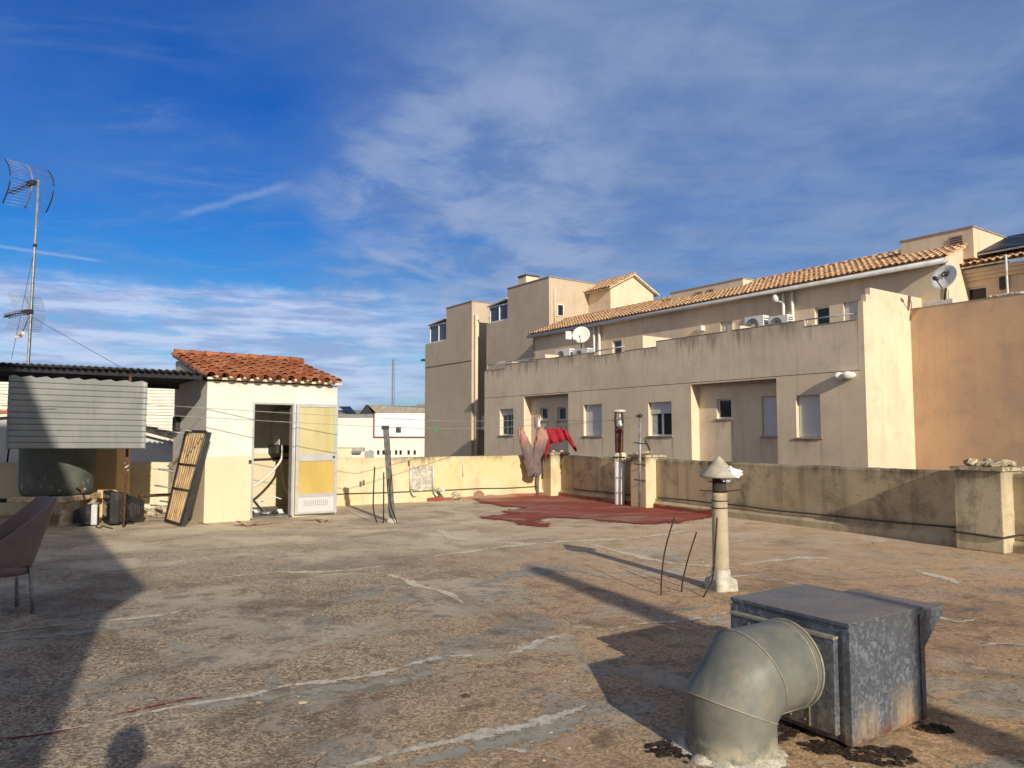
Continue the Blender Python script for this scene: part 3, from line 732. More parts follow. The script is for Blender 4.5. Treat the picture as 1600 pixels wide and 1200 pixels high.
st = MB(); st.tube([W(FS, dl + .02, .7, .62), W(FS, dl + .42, .55, .08)], .022, 8)
tag(st.build('stick', M['ac_dark'], loc=W(FS, dl + .3, .6, .03)), 'dark stick leaning among the clutter on the shed floor', 'stick')
rnd = random.Random(11)
for i in range(7):
    q = W(FS, dl + .12 + i * .1, .5 + rnd.uniform(-.15, .5), .07); jm = MB()
    jm.blob(q, (rnd.uniform(.06, .12), rnd.uniform(.05, .1), rnd.uniform(.03, .07)), .7, i, 2, 2)
    tag(jm.build('debris', [M['steel'], M['ac_dark'], M['pipe_white'], M['steel']][i % 4], loc=q), 'crumpled piece of scrap on the floor just inside the shed doorway', 'scrap', 'scrap on the shed floor')
for i, (q0, q1, q2) in enumerate((((.3, .5, .25), (.55, .6, .36), (.75, .5, .30)), ((.2, .6, .30), (.5, .7, .25), (.72, .7, .22)))):
    cable('scrap_wire', bez([W(FS, dl + q[0], q[1], q[2]) for q in (q0, q1, q2)]), .010, M['pipe_white'], ['pale bent wire arching higher over the scrap in the shed', 'pale bent wire lying lower over the scrap in the shed'][i], 'wire')
# dark switch box on the side wall
sb = MB(); FSL = (S0, iS, eS)
sb.fbox(FSL, (SD * .78, SD * .90), (-.08, 0), (1.58, 1.85)); tag(sb.build('switch_box', M['ac_dark'], loc=W(FSL, SD * .84, -.04, 1.6), bevel=.01), 'small dark box fixed to the left side wall of the shed', 'switch box')
# ------------------------------------------------------------------ left corner: canopy, tank, sheet, televisions
wavy = tag
Lb0 = SBL + Vector((-.12, .1, 0)); Lb1 = Vector((-12.9, 13.75, 0)); dL = (Lb1 - Lb0).normalized(); nL = Vector((dL.y, -dL.x, 0)); nL = nL if nL.y < 0 else -nL
wavy_wall('parapet_wall', Lb0, dL, (Lb1 - Lb0).length, nL, .97, .2, M['boundary'], 'low cream boundary wall behind the televisions and the leaning bed base', False)
pr = MB(); pr.prism([(p.x, p.y) for p in (Vector((-7.95, 13.75)), Vector((-7.28, 13.75)), Vector((-7.28, 14.25)), Vector((-7.95, 14.25)))], 0, 2.40)
tag(pr.build('masonry_pier', plaster('pier_paint', (.74, .52, .28), (.5, .33, .18), .25, .2, None), loc=(-7.6, 14, 0), bevel=.02), 'square ochre pier under the canopy behind the big television', 'pier')
# rubble at wall foot
for i, (px, py) in enumerate(((232, 800), (244, 803), (222, 802), (254, 801), (236, 806))):
    q = G(px, py); rb = MB(); rb.blob(q + Vector((0, 0, .04)), (.11, .09, .09), .5, i + 3, 2)
    tag(rb.build('rubble_stone', M['stone'], loc=q), 'pale rubble lump at the wall foot between the big television and the bed base', 'stone', 'rubble by the bed base')
cn = empty('canopy', (-5.3, 12.5, 2.5), 'black corrugated canopy with a rippled front edge above the water tank', 'canopy')
cv = MB(); nx = 260; vs = []
xa, xb = -13.0, -5.22
def cz(x, y): return 2.545 + (-5.2 - x) * .043 - (y - 12.4) * .060
for i in range(nx + 1):
    x = xa + (xb - xa) * i / nx; wv = .022 * math.sin(2 * math.pi * x / .118)
    ye = 12.32 + (x + 5.2) * .01
    for y in (ye, 13.4, 14.5): vs.append((x, y, cz(x, y) + wv))
fs = [(i * 3 + a, i * 3 + a + 1, i * 3 + a + 4, i * 3 + a + 3) for i in range(nx) for a in (0, 1)]
cv.add(vs, fs, True); cv.build('corrugated_sheet', M['canopy'], cn, solid=.012)
for y in (12.42, 14.2):
    bmx = MB(); bmx.hexa([(xa, y, cz(xa, y) - .11), (xb, y, cz(xb, y) - .11), (xb, y + .06, cz(xb, y) - .11), (xa, y + .06, cz(xa, y) - .11),
                          (xa, y, cz(xa, y) - .03), (xb, y, cz(xb, y) - .03), (xb, y + .06, cz(xb, y) - .03), (xa, y + .06, cz(xa, y) - .03)])
    bmx.build('beam', M['dark_frame'], cn)
sh = MB(); ys = 11.93
x0, x1 = AY(10, 700, ys).x, AY(228, 700, ys).x
zt0, zt1, zb = AY(14, 587, ys).z, AY(228, 597, ys).z, AY(100, 701, ys).z
nz_ = 240; vs = []; nxs = 26
for i in range(nz_ + 1):
    k = i / nz_
    for j in range(nxs + 1):
        x = x0 + (x1 - x0) * j / nxs; zt = zt0 + (zt1 - zt0) * j / nxs
        zz = zb + (zt - zb) * k + (.018 * math.sin(j * 2.1) * max(0, (k - .95) / .05))
        vs.append((x, ys - .020 * min(1, 2.6 * abs(math.sin(math.pi * k * 12.0))) + .01 * mnoise.noise(Vector((x * 1.2, k * 3, 0))), zz))
fs = [(i * (nxs + 1) + j, i * (nxs + 1) + j + 1, (i + 1) * (nxs + 1) + j + 1, (i + 1) * (nxs + 1) + j) for i in range(nz_) for j in range(nxs)]
sh.add(vs, fs, True)
tag(sh.build('corrugated_panel', M['sheet'], loc=((x0 + x1) / 2, ys, zb), solid=.006), 'grey green corrugated sheet hung upright in front of the water tank', 'metal sheet')
P_ = G(193, 824); po = MB(); po.tube([P_, (P_.x - .0, P_.y + .03, 1.3), (P_.x, P_.y + .05, 2.5)], .022, 8)
post = po.build('canopy_post', M['rust'], loc=P_)
tag(post, 'thin rusty canopy post standing in front of the big television', 'post')
bnd = MB(); bnd.tube([(P_.x + .02 * math.cos(q), P_.y + .03 + .03 * math.sin(q), .92 + q * .012) for q in [i * .6 for i in range(18)]], .009, 5); bnd.build('wire_tie', M['pipe_white'], post)
p0 = G(2, 795); po = MB(); po.tube([p0, AY(14, 700, p0.y - .3), AY(18, 640, p0.y - .4)], .018, 8)
tag(po.build('canopy_post', M['dark_frame'], loc=p0), 'thin dark leaning strut left of the water tank', 'post')
tx, ty = -7.88, 12.95
ts = empty('tank_stand', (tx, ty, 0), 'rough masonry stand of slab and piers under the green tank', 'stand')
sl = MB(); sl.box((tx, ty - .02, .43), (.98, 1.08, .10)); sl.build('slab', M['slab'], ts, bevel=.02)
for dx, dy in ((.40, -.36), (-.02, -.36), (.38, .36), (-.38, .36)):
    lg = MB(); lg.lathe((tx + dx, ty + dy, 0), [(.13, 0), (.115, .05), (.095, .22), (.105, .33), (.13, .38)], 9); lg.build('leg', M['slab'], ts)
tk = MB(); tk.lathe((tx, ty, .481), [(.0, 0), (.50, 0), (.545, .03), (.56, .12), (.60, 1.5), (.60, 1.72), (.0, 1.74)], 40)
tank = tk.build('water_tank', M['tank'], loc=(tx, ty, .481)); tag(tank, 'round green fibre cement water tank behind the hanging sheet', 'water tank')
tp = MB(); tp.tube([(tx + .5, ty - .26, .60), (tx + .62, ty - .34, .60), (tx + .66, ty - .36, .52)], .02, 8); tp.tube([(tx + .60, ty - .33, .60), (tx + .60, ty - .33, .68)], .012, 6); tp.build('tap', M['rust'], tank)
cable('water_pipe', [Vector((-12, 13.5, .33)), Vector((-8.5, 13.45, .33))], .04, M['dark_frame'], 'dark thick pipe lying along the wall left of the tank', 'pipe')
cable('water_pipe', bez([Vector((-6.75, 13.55, .40)), Vector((-6.3, 13.4, .43)), Vector((-5.9, 13.25, .45))]), .032, M['rust'], 'rusty pipe running from the big television to the bed base', 'pipe')
def tv(c, rz, s, name, label, mf, mh):
    e = empty(name, (c.x, c.y, 0), label, 'television'); Mx = Matrix.Rotation(rz, 3, 'Z')   # screen faces local -x
    P = lambda x, y, z: Vector((c.x, c.y, 0)) + Mx @ Vector((x * s, y * s, z * s))
    b = MB(); b.hexa([P(-.20, -.35, .03), P(-.06, -.35, .03), P(-.06, .35, .03), P(-.20, .35, .03), P(-.20, -.35, .54), P(-.06, -.35, .54), P(-.06, .35, .54), P(-.20, .35, .54)])
    b.build('bezel', mf, e, bevel=.015)
    b = MB(); sec = [(-.06, .325, .05, .52), (.06, .31, .05, .50), (.12, .26, .07, .46), (.30, .20, .08, .40), (.34, .19, .08, .38)]
    vs = []
    for x, yy, za, zb_ in sec: vs += [P(x, -yy, za), P(x, yy, za), P(x, yy, zb_), P(x, -yy, zb_)]
    fs = [(i * 4 + k, i * 4 + (k + 1) % 4, i * 4 + 4 + (k + 1) % 4, i * 4 + 4 + k) for i in range(len(sec) - 1) for k in range(4)]
    fs += [(0, 1, 2, 3), tuple(len(vs) - 4 + k for k in (3, 2, 1, 0))]
    b.add(vs, fs); b.build('housing', mh, e, bevel=.008)
    b = MB(); b.hexa([P(-.207, -.29, .10), P(-.199, -.29, .10), P(-.199, .29, .10), P(-.207, .29, .10), P(-.207, -.29, .49), P(-.199, -.29, .49), P(-.199, .29, .49), P(-.207, .29, .49)]); b.build('screen', M['glass_dark'], e)
    b = MB(); 
    for k in range(6): b.hexa([P(.10 + k * .03, -.29 + k * .012, .16), P(.112 + k * .03, -.29 + k * .012, .16), P(.112 + k * .03, -.2, .16), P(.10 + k * .03, -.2, .16), P(.10 + k * .03, -.268 + k * .012, .36), P(.112 + k * .03, -.268 + k * .012, .36), P(.112 + k * .03, -.2, .36), P(.10 + k * .03, -.2, .36)])
    b.build('vent', M['ac_dark'], e)
    b = MB(); b.box(P(0, 0, .015), (.36 * s, .5 * s, .03 * s), M=Mx); b.build('foot', mh, e)
tv(G(186, 822) + Vector((-.19, .36, 0)), R(38), 1.02, 'television', 'big black tube television standing behind the rusty post, back turned', M['black'], M['black'])
tv(G(137, 824) + Vector((-.15, .30, 0)), R(205), .66, 'television', 'small dark tube television with a silver front beside the tank stand', M['silver'], M['black'])
cable('cable', bez([G(150, 823, .01), G(156, 825, .01), G(160, 822, .01), G(168, 824, .01), G(176, 826, .01)]), .012, M['cable'], 'tangled black cable on the floor between the two televisions')
# ------------------------------------------------------------------ bed base leaning on the shed
A = Vector((-5.98, 12.95, .03)); B = Vector((-5.43, 12.30, .03)); A2 = Vector((-5.72, 13.06, 1.57)); B2 = Vector((-5.10, 12.44, 1.555))
bed = empty('bed_base', (A + B) / 2, 'slatted bed base with dark tube frame leaning against the shed corner', 'bed base')
fr = MB(); fr.tube([A, A.lerp(A2, .97), A2.lerp(B2, .05), A2.lerp(B2, .95), B.lerp(B2, .97), B, A], .026, 8); fr.build('frame', M['dark_frame'], bed)
for k in (.36, .63):
    cb = MB(); cb.tube([A.lerp(A2, k), B.lerp(B2, k)], .022, 8); cb.build('cross_bar', M['dark_frame'], bed)
nb = (B - A).cross(A2 - A).normalized()
for k in range(8):
    q = (k + .75) / 8.5; p = A.lerp(B, q); p2 = A2.lerp(B2, q); sm = MB(); ux = (B - A).normalized() * .026; un = nb * .009
    for u0, u1 in ((.02, .35), (.37, .62), (.64, .98)):
        j = random.uniform(-.012, .012) * (B - A).normalized(); a = p.lerp(p2, u0) + j; b = p.lerp(p2, u1) - j
        sm.hexa([a - ux - un, a + ux - un, a + ux + un, a - ux + un, b - ux - un, b + ux - un, b + ux + un, b - ux + un])
    sm.build('slat', M['slat'], bed)
sr = MB(); e_ = (B - A).normalized() * .022; back_ = nb * -.07 if nb.y < 0 else nb * .07
sr.hexa([B + e_, B + e_ * 1.6, B + e_ * 1.6 + back_, B + e_ + back_, B2 + e_, B2 + e_ * 1.6, B2 + e_ * 1.6 + back_, B2 + e_ + back_]); sr.build('side_rail', M['dark_frame'], bed)
dg = MB(); dg.tube([A.lerp(B, .3).lerp(A2.lerp(B2, .3), .70) + nb * .0, A.lerp(B, .85).lerp(A2.lerp(B2, .85), .93)], .012, 6); dg.build('brace', M['dark_frame'], bed)
for (q, k) in ((0, .97), (.35, 1.0), (0, .54), (0, .36), (0, .16), (0, .04)):
    p = A.lerp(B, q).lerp(A2.lerp(B2, q), k); l = MB(); l.tube([p, p + Vector((-.30, -.05, .05 if k > .3 else .02))], .014, 7); l.build('leg', M['steel'], bed)
# ------------------------------------------------------------------ moulded armchair
def chair(loc, rz, name, label):
    e = empty(name, loc, label, 'chair'); Mx = Matrix.Rotation(rz, 3, 'Z'); P = lambda x, y, z: Vector(loc) + Mx @ Vector((x, y, z))
    # local: faces -x, back at +x. tub shell swept round the back from one front corner to the other
    n = 44; prof = []
    for i in range(n + 1):
        q = -math.pi * .80 + 2 * math.pi * .80 * i / n; c = math.cos(q); s = math.sin(q)
        c2 = math.copysign(abs(c) ** .62, c); s2_ = math.copysign(abs(s) ** .62, s)       # squarish plan
        kb = min(1, max(0, (c2 + .70) / 1.45)); top = .60 + .35 * kb ** 1.3; lean = .16 * kb ** 1.3
        prof.append((c2, s2_, top, lean))
    vs = []
    for c, s, top, lean in prof:
        for h in (0, .3, .65, 1.0):
            z = .40 + (top - .40) * h; f = 1 + .16 * h
            vs.append(P(.205 * c * (1 + .05 * h) + lean * h, .215 * s * f, z))
    fs = [(i * 4 + a, i * 4 + a + 1, i * 4 + a + 5, i * 4 + a + 4) for i in range(n) for a in range(3)]
    b = MB(); b.add(vs, fs, True); sh = b.build('shell', M['chair'], e); m = sh.modifiers.new('Solid', 'SOLIDIFY'); m.thickness = .028; m.offset = -1
    m = sh.modifiers.new('Bevel', 'BEVEL'); m.width = .008; m.segments = 2; m.limit_method = 'ANGLE'; m.angle_limit = R(50)
    b = MB(); vs = []
    for k, (f, z) in enumerate(((.94, .405), (.94, .43), (.8, .445), (0.01, .44))):
        for i in range(24):
            q = 2 * math.pi * i / 24; ex = 1.0 if math.cos(q) > 0 else 1.12
            vs.append(P(.215 * math.cos(q) * f * ex, .225 * math.sin(q) * f, z))
    b.add(vs, [(k * 24 + i, k * 24 + (i + 1) % 24, (k + 1) * 24 + (i + 1) % 24, (k + 1) * 24 + i) for k in range(3) for i in range(24)], True); b.build('seat', M['chair_in'], e)
    b = MB(); ap = [P(.215 * math.cos(2 * math.pi * i / 24) * 1.0, .225 * math.sin(2 * math.pi * i / 24), 0) for i in range(24)]
    vs = [q + Vector((0, 0, z)) for z in (.335, .41) for q in ap]; b.add(vs, [(i, (i + 1) % 24, 24 + (i + 1) % 24, 24 + i) for i in range(24)], True)
    ao = b.build('apron', M['chair'], e); m = ao.modifiers.new('Solid', 'SOLIDIFY'); m.thickness = .02
    for x, y in ((-.16, -.17), (-.16, .17), (.16, -.17), (.16, .17)):
        b = MB(); b.tube([P(x, y, .40), P(x * 1.15, y * 1.15, .0)], .0155, 10); b.build('leg', M['steel'], e)
    return e
ch = (G(24, 972) + G(57, 955) + G(42, 942) + G(7, 958)) / 4
chair((-4.31, 6.36, 0), R(50), 'armchair', 'mauve plastic tub armchair with four grey metal legs at the left edge')
# ------------------------------------------------------------------ fibre cement flue in the foreground
q = G(1127, 921); fx, fy = q.x, q.y
fl_ = empty('flue', (fx, fy, 0), 'pale fibre cement flue pipe with a cone cap behind the galvanised box', 'flue')
b = MB(); 
fb = []
rnd = random.Random(3)
for h, s in ((0, .118), (.07, .115), (.105, .108), (.125, .088), (.20, .081)):
    for k in range(32):
        a = 2 * math.pi * k / 32; sq = 1 / max(abs(math.cos(a)), abs(math.sin(a))) if h < .11 else 1.05
        sq = min(sq, 1.36); rr = s * sq * (1 + .12 * mnoise.noise(Vector((math.cos(a) * 2, math.sin(a) * 2, h * 9))))
        fb.append((fx + rr * math.cos(a + .35), fy + rr * math.sin(a + .35), h))
b.add(fb, [(i * 32 + k, i * 32 + (k + 1) % 32, (i + 1) * 32 + (k + 1) % 32, (i + 1) * 32 + k) for i in range(4) for k in range(32)], True)
b.build('base', M['plaster_white'], fl_)
zc = AY(1125, 744, fy).z; zt = AY(1125, 713, fy).z
b = MB(); b.lathe((fx, fy, 0), [(.080, .05), (.078, .35), (.074, .9), (.074, zc - .16), (.070, zc - .16)], 28); b.build('pipe', M['fcement'], fl_)
b = MB(); b.lathe((fx, fy, 0), [(.066, zc - .20), (.066, zc + .03), (0, zc + .03)], 28); b.build('collar', M['soot'], fl_)
b = MB(); b.lathe((fx, fy, 0), [(.0, zc - .005), (.184, zc - .012), (.190, zc), (.184, zc + .016), (.105, zc + .09), (.03, zt - .02), (.012, zt), (0, zt + .002)], 32); b.build('cap', M['cowl'], fl_)
for z, l in ((AY(1125, 767, fy).z, .20), (AY(1125, 782, fy).z, 0), (AY(1125, 793, fy).z, 0)):
    b = MB(); b.tube([(fx + .079 * math.cos(a), fy + .079 * math.sin(a), z) for a in [2 * math.pi * i / 20 for i in range(21)]], .005, 6, False)
    if l: b.tube([(fx - l, fy - .02, z + .006), (fx - .075, fy - .04, z)], .006, 6); b.tube([(fx + .075, fy - .04, z), (fx + l + .01, fy - .02, z + .012)], .006, 6)
    b.build('wire_tie', M['rebar'], fl_)
b = MB(); b.tube([(fx - .11, fy, zc - .055), (fx - .06, fy - .03, zc - .05)], .005, 6); b.build('pin', M['rebar'], fl_)
bc = AY(1144, 741, fy - .10); bg_ = MB()
bm = bmesh.new(); bmesh.ops.create_icosphere(bm, subdivisions=5, radius=1); vs = []
for v in bm.verts:
    c = v.co; rdg = abs(mnoise.noise(c * 2.6)) * 1.1 + abs(mnoise.noise(c * 6 + Vector((4, 1, 7)))) * .5
    k = .62 + .6 * rdg; wx = .080 + .03 * c.x
    vs.append(bc + Vector((c.x * .105 * k + .02 * c.z, c.y * .055 * k, (c.z * (.068 - .034 * c.x)) * k + .010 * c.x - .012 * (c.x - .2) ** 2)))
bg_.add(vs, [[w_.index for w_ in f_.verts] for f_ in bm.faces], True); bm.free()
tag(bg_.build('plastic_bag', M['bag'], loc=bc), 'crumpled white plastic bag caught under the cone cap of the pale flue', 'plastic bag')
def bar(name, px, label, group, r=.0075, mat='rebar', Y=None):
    p0 = G(*px[0]); pts = [p0] + [AY(a, b_, p0.y + dy) for a, b_, dy in px[1:]]; mb = MB(); mb.tube(bez(pts, 5), r, 7)
    return tag(mb.build(name, M[mat], loc=p0), label, 'steel bar', group)
gr = 'rusty starter bars sticking out of the terrace'
bar('rebar', [(1033, 930), (1033.5, 905, 0), (1039, 860, .05), (1053.5, 808, .1)], 'tallest left rusty bar of the three bars by the pale flue', gr)
bar('rebar', [(1065, 925), (1067, 906, 0), (1076, 870, .03), (1088.5, 831, .05)], 'short middle rusty bar of the three bars by the pale flue', gr)
bar('rebar', [(1099, 933), (1113, 905, .03), (1117, 860, .06), (1120.5, 809, .1)], 'bent rusty bar touching the pale flue at its left side', gr)
bar('rebar', [(589, 817), (583.5, 795, 0), (584, 760, 0), (585.5, 729, 0)], 'leftmost bent dark bar beside the leaning steel clothesline post', gr, .012)
bar('rebar', [(599, 817), (599.5, 790, 0), (599.6, 738, 0)], 'straight dark bar between the bent bar and the leaning post', gr, .012)
bar('rebar', [(621, 818), (611, 790, 0), (609, 765, 0), (612, 742, 0)], 'dark bar bent against the foot of the leaning clothesline post', gr, .012)
for px, i in (((589, 818), 0), ((599, 818), 1), ((614, 817), 2)):
    pass
p0 = G(613, 816); p1 = AY(603, 670, p0.y + .1)
cp = empty('clothesline_post', p0, 'grey square steel clothesline post leaning left in front of the yellow parapet', 'post')
dv_ = (p1 - p0).normalized(); ux = Vector((1, 0, 0)); uy = dv_.cross(ux).normalized(); ux = uy.cross(dv_)
b = MB(); s = .045
b.hexa([p0 + ux * i * s + uy * j * s for i, j in ((-1, -1), (1, -1), (1, 1), (-1, 1))] + [p1 + ux * i * s + uy * j * s for i, j in ((-1, -1), (1, -1), (1, 1), (-1, 1))]); b.build('post', M['post_dark'], cp, bevel=.005)
b = MB(); b.box(p1 + dv_ * .02 + Vector((-.01, 0, 0)), (.12, .1, .07)); b.build('cap', M['ac_dark'], cp, bevel=.01)
b = MB(); b.blob(p0 + Vector((0, 0, .0)), (.10, .10, .08), .4, 2); b.build('footing', M['plaster_white'], cp)
# ------------------------------------------------------------------ galvanised extract box
N_ = G(1332, 1174); E_ = G(1448, 1129); eA = (E_ - N_).normalized(); LA = (E_ - N_).length
T_ = G(1148, 931, .60); Tn = G(1329, 974, .60); eBv = Vector((-eA.y, eA.x, 0)); LBx = (T_ - Tn).dot(eBv)
FB = (N_, eA, eBv); HB = .595
hv = empty('extract_unit', N_, 'big dusty galvanised sheet metal extract box with a fat elbow duct in the foreground', 'ventilation unit')
b = MB(); b.fbox(FB, (.004, LA - .004), (.004, LBx - .004), (.02, HB - .022)); b.build('casing', M['galv'], hv, bevel=.004)
b = MB(); b.fbox(FB, (-.004, LA + .004), (-.004, LBx + .004), (HB - .022, HB)); b.build('lid', M['galv'], hv, bevel=.003)
for a_, b_ in ((0, 0), (LA, 0), (0, LBx), (LA, LBx)):
    sx = 1 if a_ == 0 else -1; sy = 1 if b_ == 0 else -1
    b = MB(); b.fbox(FB, tuple(sorted((a_ - .003 * sx, a_ + .006 * sx))), tuple(sorted((b_ - .003 * sy, b_ + .035 * sy))), (.02, HB - .037))
    b.fbox(FB, tuple(sorted((a_ + .006 * sx, a_ + .035 * sx))), tuple(sorted((b_ - .003 * sy, b_ + .006 * sy))), (.02, HB - .037)); b.build('corner_angle', M['galv'], hv)
b = MB(); b.fbox(FB, (-.035, .003), (.06, LBx - .025), (.055, HB - .085)); pan = b.build('access_panel', M['galv'], hv, bevel=.005)
b = MB(); b.fbox(FB, (-.040, -.036), (.20, .206), (.06, HB - .09)); b.fbox(FB, (-.042, .0), (.058, LBx - .023), (HB - .084, HB - .072))
b.build('panel_seam', M['seam'], pan)
for i in range(5):
    for j in (0, 1):
        rv = MB(); rv.lathe(W(FB, -.036, .23 + i * .085, .085 + j * (HB - .20)), [(0, .006), (.006, .004), (.008, 0)], 8, axis=Matrix((eBv, Vector((0, 0, 1)), -eA)).transposed()); rv.build('rivet', M['galv'], pan)
b = MB()
for a_ in (.03, LA - .06):
    b.fbox(FB, (a_, a_ + .03), (.02, LBx - .02), (0, .022))
b.build('foot_rail', M['rust'], hv)
# elbow: collar out of the panel, mitred down to the roof
ax = -eA; r = .215; mid = .46 * LBx; zA = .335; a1 = .30; zB = .20; t22 = math.tan(R(22.5)) * r
F0 = W(FB, -.036, mid, zA); run = a1 + (zA - zB)
up = Vector((0, 0, 1)); side = eBv
def ring(c, u_, v_, k): return [c + u_ * math.cos(2 * math.pi * i / 48) * k + v_ * math.sin(2 * math.pi * i / 48) * k for i in range(48)]
def mitre(c, dirn, nrm, k):                  # circle of the pipe cut by a plane
    u_ = side; v_ = dirn.cross(side).normalized(); out_ = []
    for p in ring(c, u_, v_, k):
        out_.append(p - dirn * ((p - c).dot(nrm) / dirn.dot(nrm)))
    return out_
d1 = ax; d2 = (ax - up).normalized(); d3 = -up
c1 = F0 + ax * a1; c2 = c1 + d2 * ((zA - zB) * math.sqrt(2)); c3 = Vector((c2.x, c2.y, 0))
n12 = (d1 + d2).normalized(); n23 = (d2 + d3).normalized()
def seg(A_, B_): 
    m_ = MB(); m_.add(A_ + B_, [(i, (i + 1) % 48, 48 + (i + 1) % 48, 48 + i) for i in range(48)], True); return m_
s1 = seg(mitre(F0, d1, d1, r), mitre(c1, d1, n12, r))
duct = s1.build('elbow_duct', M['duct'], hv)
seg(mitre(c1, d2, n12, r), mitre(c2, d2, n23, r)).build('gore', M['duct'], duct)
seg(mitre(c2, d3, n23, r), mitre(c3, d3, d3, r)).build('gore', M['duct'], duct)
b = MB()
for c_, d_, n_ in ((c1, d1, n12), (c2, d2, n23)):
    A_ = mitre(c_, d_, n_, r + .0015); b.tube(A_ + [A_[0]], .0035, 6, False)
A_ = mitre(F0 + ax * .055, d1, d1, r + .001); b.tube(A_ + [A_[0]], .004, 6, False); A_ = mitre(F0 + ax * .008, d1, d1, r + .003); b.tube(A_ + [A_[0]], .006, 6, False)
b.build('seam', M['seam'], duct)
# lengthwise lock seams
b = MB(); k_ = 17
for (ca, da, na, cb, nb_) in ((F0, d1, d1, c1, n12), (c1, d2, n12, c2, n23), (c2, d3, n23, c3, d3)):
    pa = mitre(ca, da, na, r + .002); pb = mitre(cb, da, nb_, r + .002); b.tube([pa[k_], pb[k_]], .004, 5)
b.build('lock_seam', M['duct'], duct)
# white sealant round the foot of the duct
b = MB(); m_ = 60; vs = []
for i in range(m_):
    a = 2 * math.pi * i / m_; nz = mnoise.noise(Vector((math.cos(a) * 2.5, math.sin(a) * 2.5, 1))); n2 = mnoise.noise(Vector((math.cos(a) * 7, math.sin(a) * 7, 4)))
    dr_ = Vector((math.cos(a), math.sin(a), 0)); hh = .018 + .03 * nz + .022 * n2; wd = .028 + .05 * n2 + .05 * max(0, nz)
    for o, z in ((r - .002, max(.012, hh)), (r + wd * .5, max(.008, hh * .75)), (r + wd, .002)): vs.append(c3 + dr_ * o + Vector((0, 0, z)))
b.add(vs, [(i * 3 + a, i * 3 + a + 1, ((i + 1) % m_) * 3 + a + 1, ((i + 1) % m_) * 3 + a) for i in range(m_) for a in (0, 1)], True); b.build('sealant', M['plaster_white'], duct)
# hood on the far side of the box
b = MB(); hb0, hb1 = .10, LBx - .06; zt_ = HB - .065; L_ = .42
A0 = [(LA + .002, z) for z in (.26, zt_)]
b.extrude([W(FB, LA + .002, hb0, .22), W(FB, LA + .06, hb0, .22), W(FB, LA + L_, hb0, zt_ - .012), W(FB, LA + L_, hb0, zt_), W(FB, LA + .002, hb0, zt_)], eBv * (hb1 - hb0))
hood = b.build('outlet_hood', M['galv'], hv, bevel=.004)
b = MB(); b.fbox(FB, (LA + .004, LA + .02), (hb0 - .02, hb0 - .002), (.20, zt_ + .01)); b.build('flange', M['galv'], hood)
def tarpatch(px, s, seed, label):
    p = G(*px); mb = MB(); rnd = random.Random(seed)
    for i in range(150):
        a = rnd.uniform(0, 6.28); d_ = rnd.random() ** .6 * s; k = rnd.uniform(.004, .02)
        mb.chunk(p + Vector((math.cos(a) * d_ * 1.5, math.sin(a) * d_, .002)), (k * 1.4, k * 1.1, k * rnd.uniform(.3, .8)), seed * 97 + i)
    tag(mb.build('tar_patch', M['tar'], loc=p), label, 'tar patch', 'old tar around the extract box')
tarpatch((1375, 1182), .11, 1, 'lumpy black tar at the near corner of the galvanised box')
tarpatch((1462, 1140), .055, 2, 'small black tar lump at the right corner of the galvanised box')
tarpatch((1290, 1168), .08, 3, 'black tar crumbs under the elbow side of the galvanised box')
tarpatch((1052, 1172), .09, 4, 'black tar smear left of the elbow duct foot')
tarpatch((1236, 1140), .05, 5, 'dark crumbs of tar between the duct foot and the box')
for i, (px, s) in enumerate((((727, 1089), .02),)):
    p = G(*px); b = MB(); b.blob(p + Vector((0, 0, .006)), (.022, .018, .007), .7, 3); tag(b.build('leaf', M['rust'], loc=p), 'single curled brown dead leaf on the bare terrace', 'leaf')
# ------------------------------------------------------------------ brown flue, ladder pole, line posts at the wall
sF = s2 - .95; q = C0 + dR * sF + nR * .20; q.z = 0; bf = empty('flue', (q.x, q.y, 0), 'tall brown flue with a rusted open cowl above a white lower pipe', 'flue')
zz = lambda y: AY(975, y, q.y).z
b = MB(); b.lathe((q.x, q.y, 0), [(.11, -.0), (.108, zz(710)), (.085, zz(710))], 20); b.build('lower_pipe', M['pipe_white'], bf)
b = MB(); b.lathe((q.x + .02, q.y, 0), [(.115, zz(722)), (.125, zz(720)), (.125, zz(708)), (.07, zz(707))], 20); b.build('collar', M['mortar'], bf)
b = MB(); b.lathe((q.x, q.y, 0), [(.088, zz(712)), (.098, zz(668)), (.09, zz(668))], 20); b.build('upper_pipe', M['brown_pipe'], bf)
b = MB(); b.lathe((q.x + .01, q.y, 0), [(.075, zz(668)), (.11, zz(667)), (.115, zz(664)), (.085, zz(657))], 20); b.build('cowl_ring', M['steel'], bf)
b = MB()
for a in range(4):
    an = a * math.pi / 2 + .7; dx, dy = math.cos(an) * .10, math.sin(an) * .10
    b.tube([(q.x + dx * 1.0, q.y + dy * 1.0, zz(667)), (q.x + dx * 1.15, q.y + dy * 1.15, zz(655)), (q.x + dx * .95, q.y + dy * .95, zz(643))], .022, 6)
b.build('cowl_strut', M['soot'], bf)
b = MB(); b.lathe((q.x + .01, q.y, 0), [(0, zz(645)), (.15, zz(644)), (.15, zz(641)), (0, zz(639.5))], 20); b.lathe((q.x + .03, q.y, 0), [(.05, zz(652)), (.06, zz(644))], 12); b.build('cowl_cap', M['pale_metal'], bf)
b = MB(); b.tube([(q.x + .135 * math.cos(a), q.y + .135 * math.sin(a), zz(714)) for a in [2 * math.pi * i / 16 for i in range(17)]], .012, 6, False); b.build('strap', M['dark_frame'], bf)
q = C0 + dR * (s2 - .10) + nR * .36; q.z = 0; e1 = AY(1000, 650, q.y)
lp = empty('step_pole', q, 'thin grey clothesline pole with dark cross pegs leaning at the flue pillar', 'post')
b = MB(); b.tube([q, e1], .028, 8); b.build('pole', M['steel'], lp)
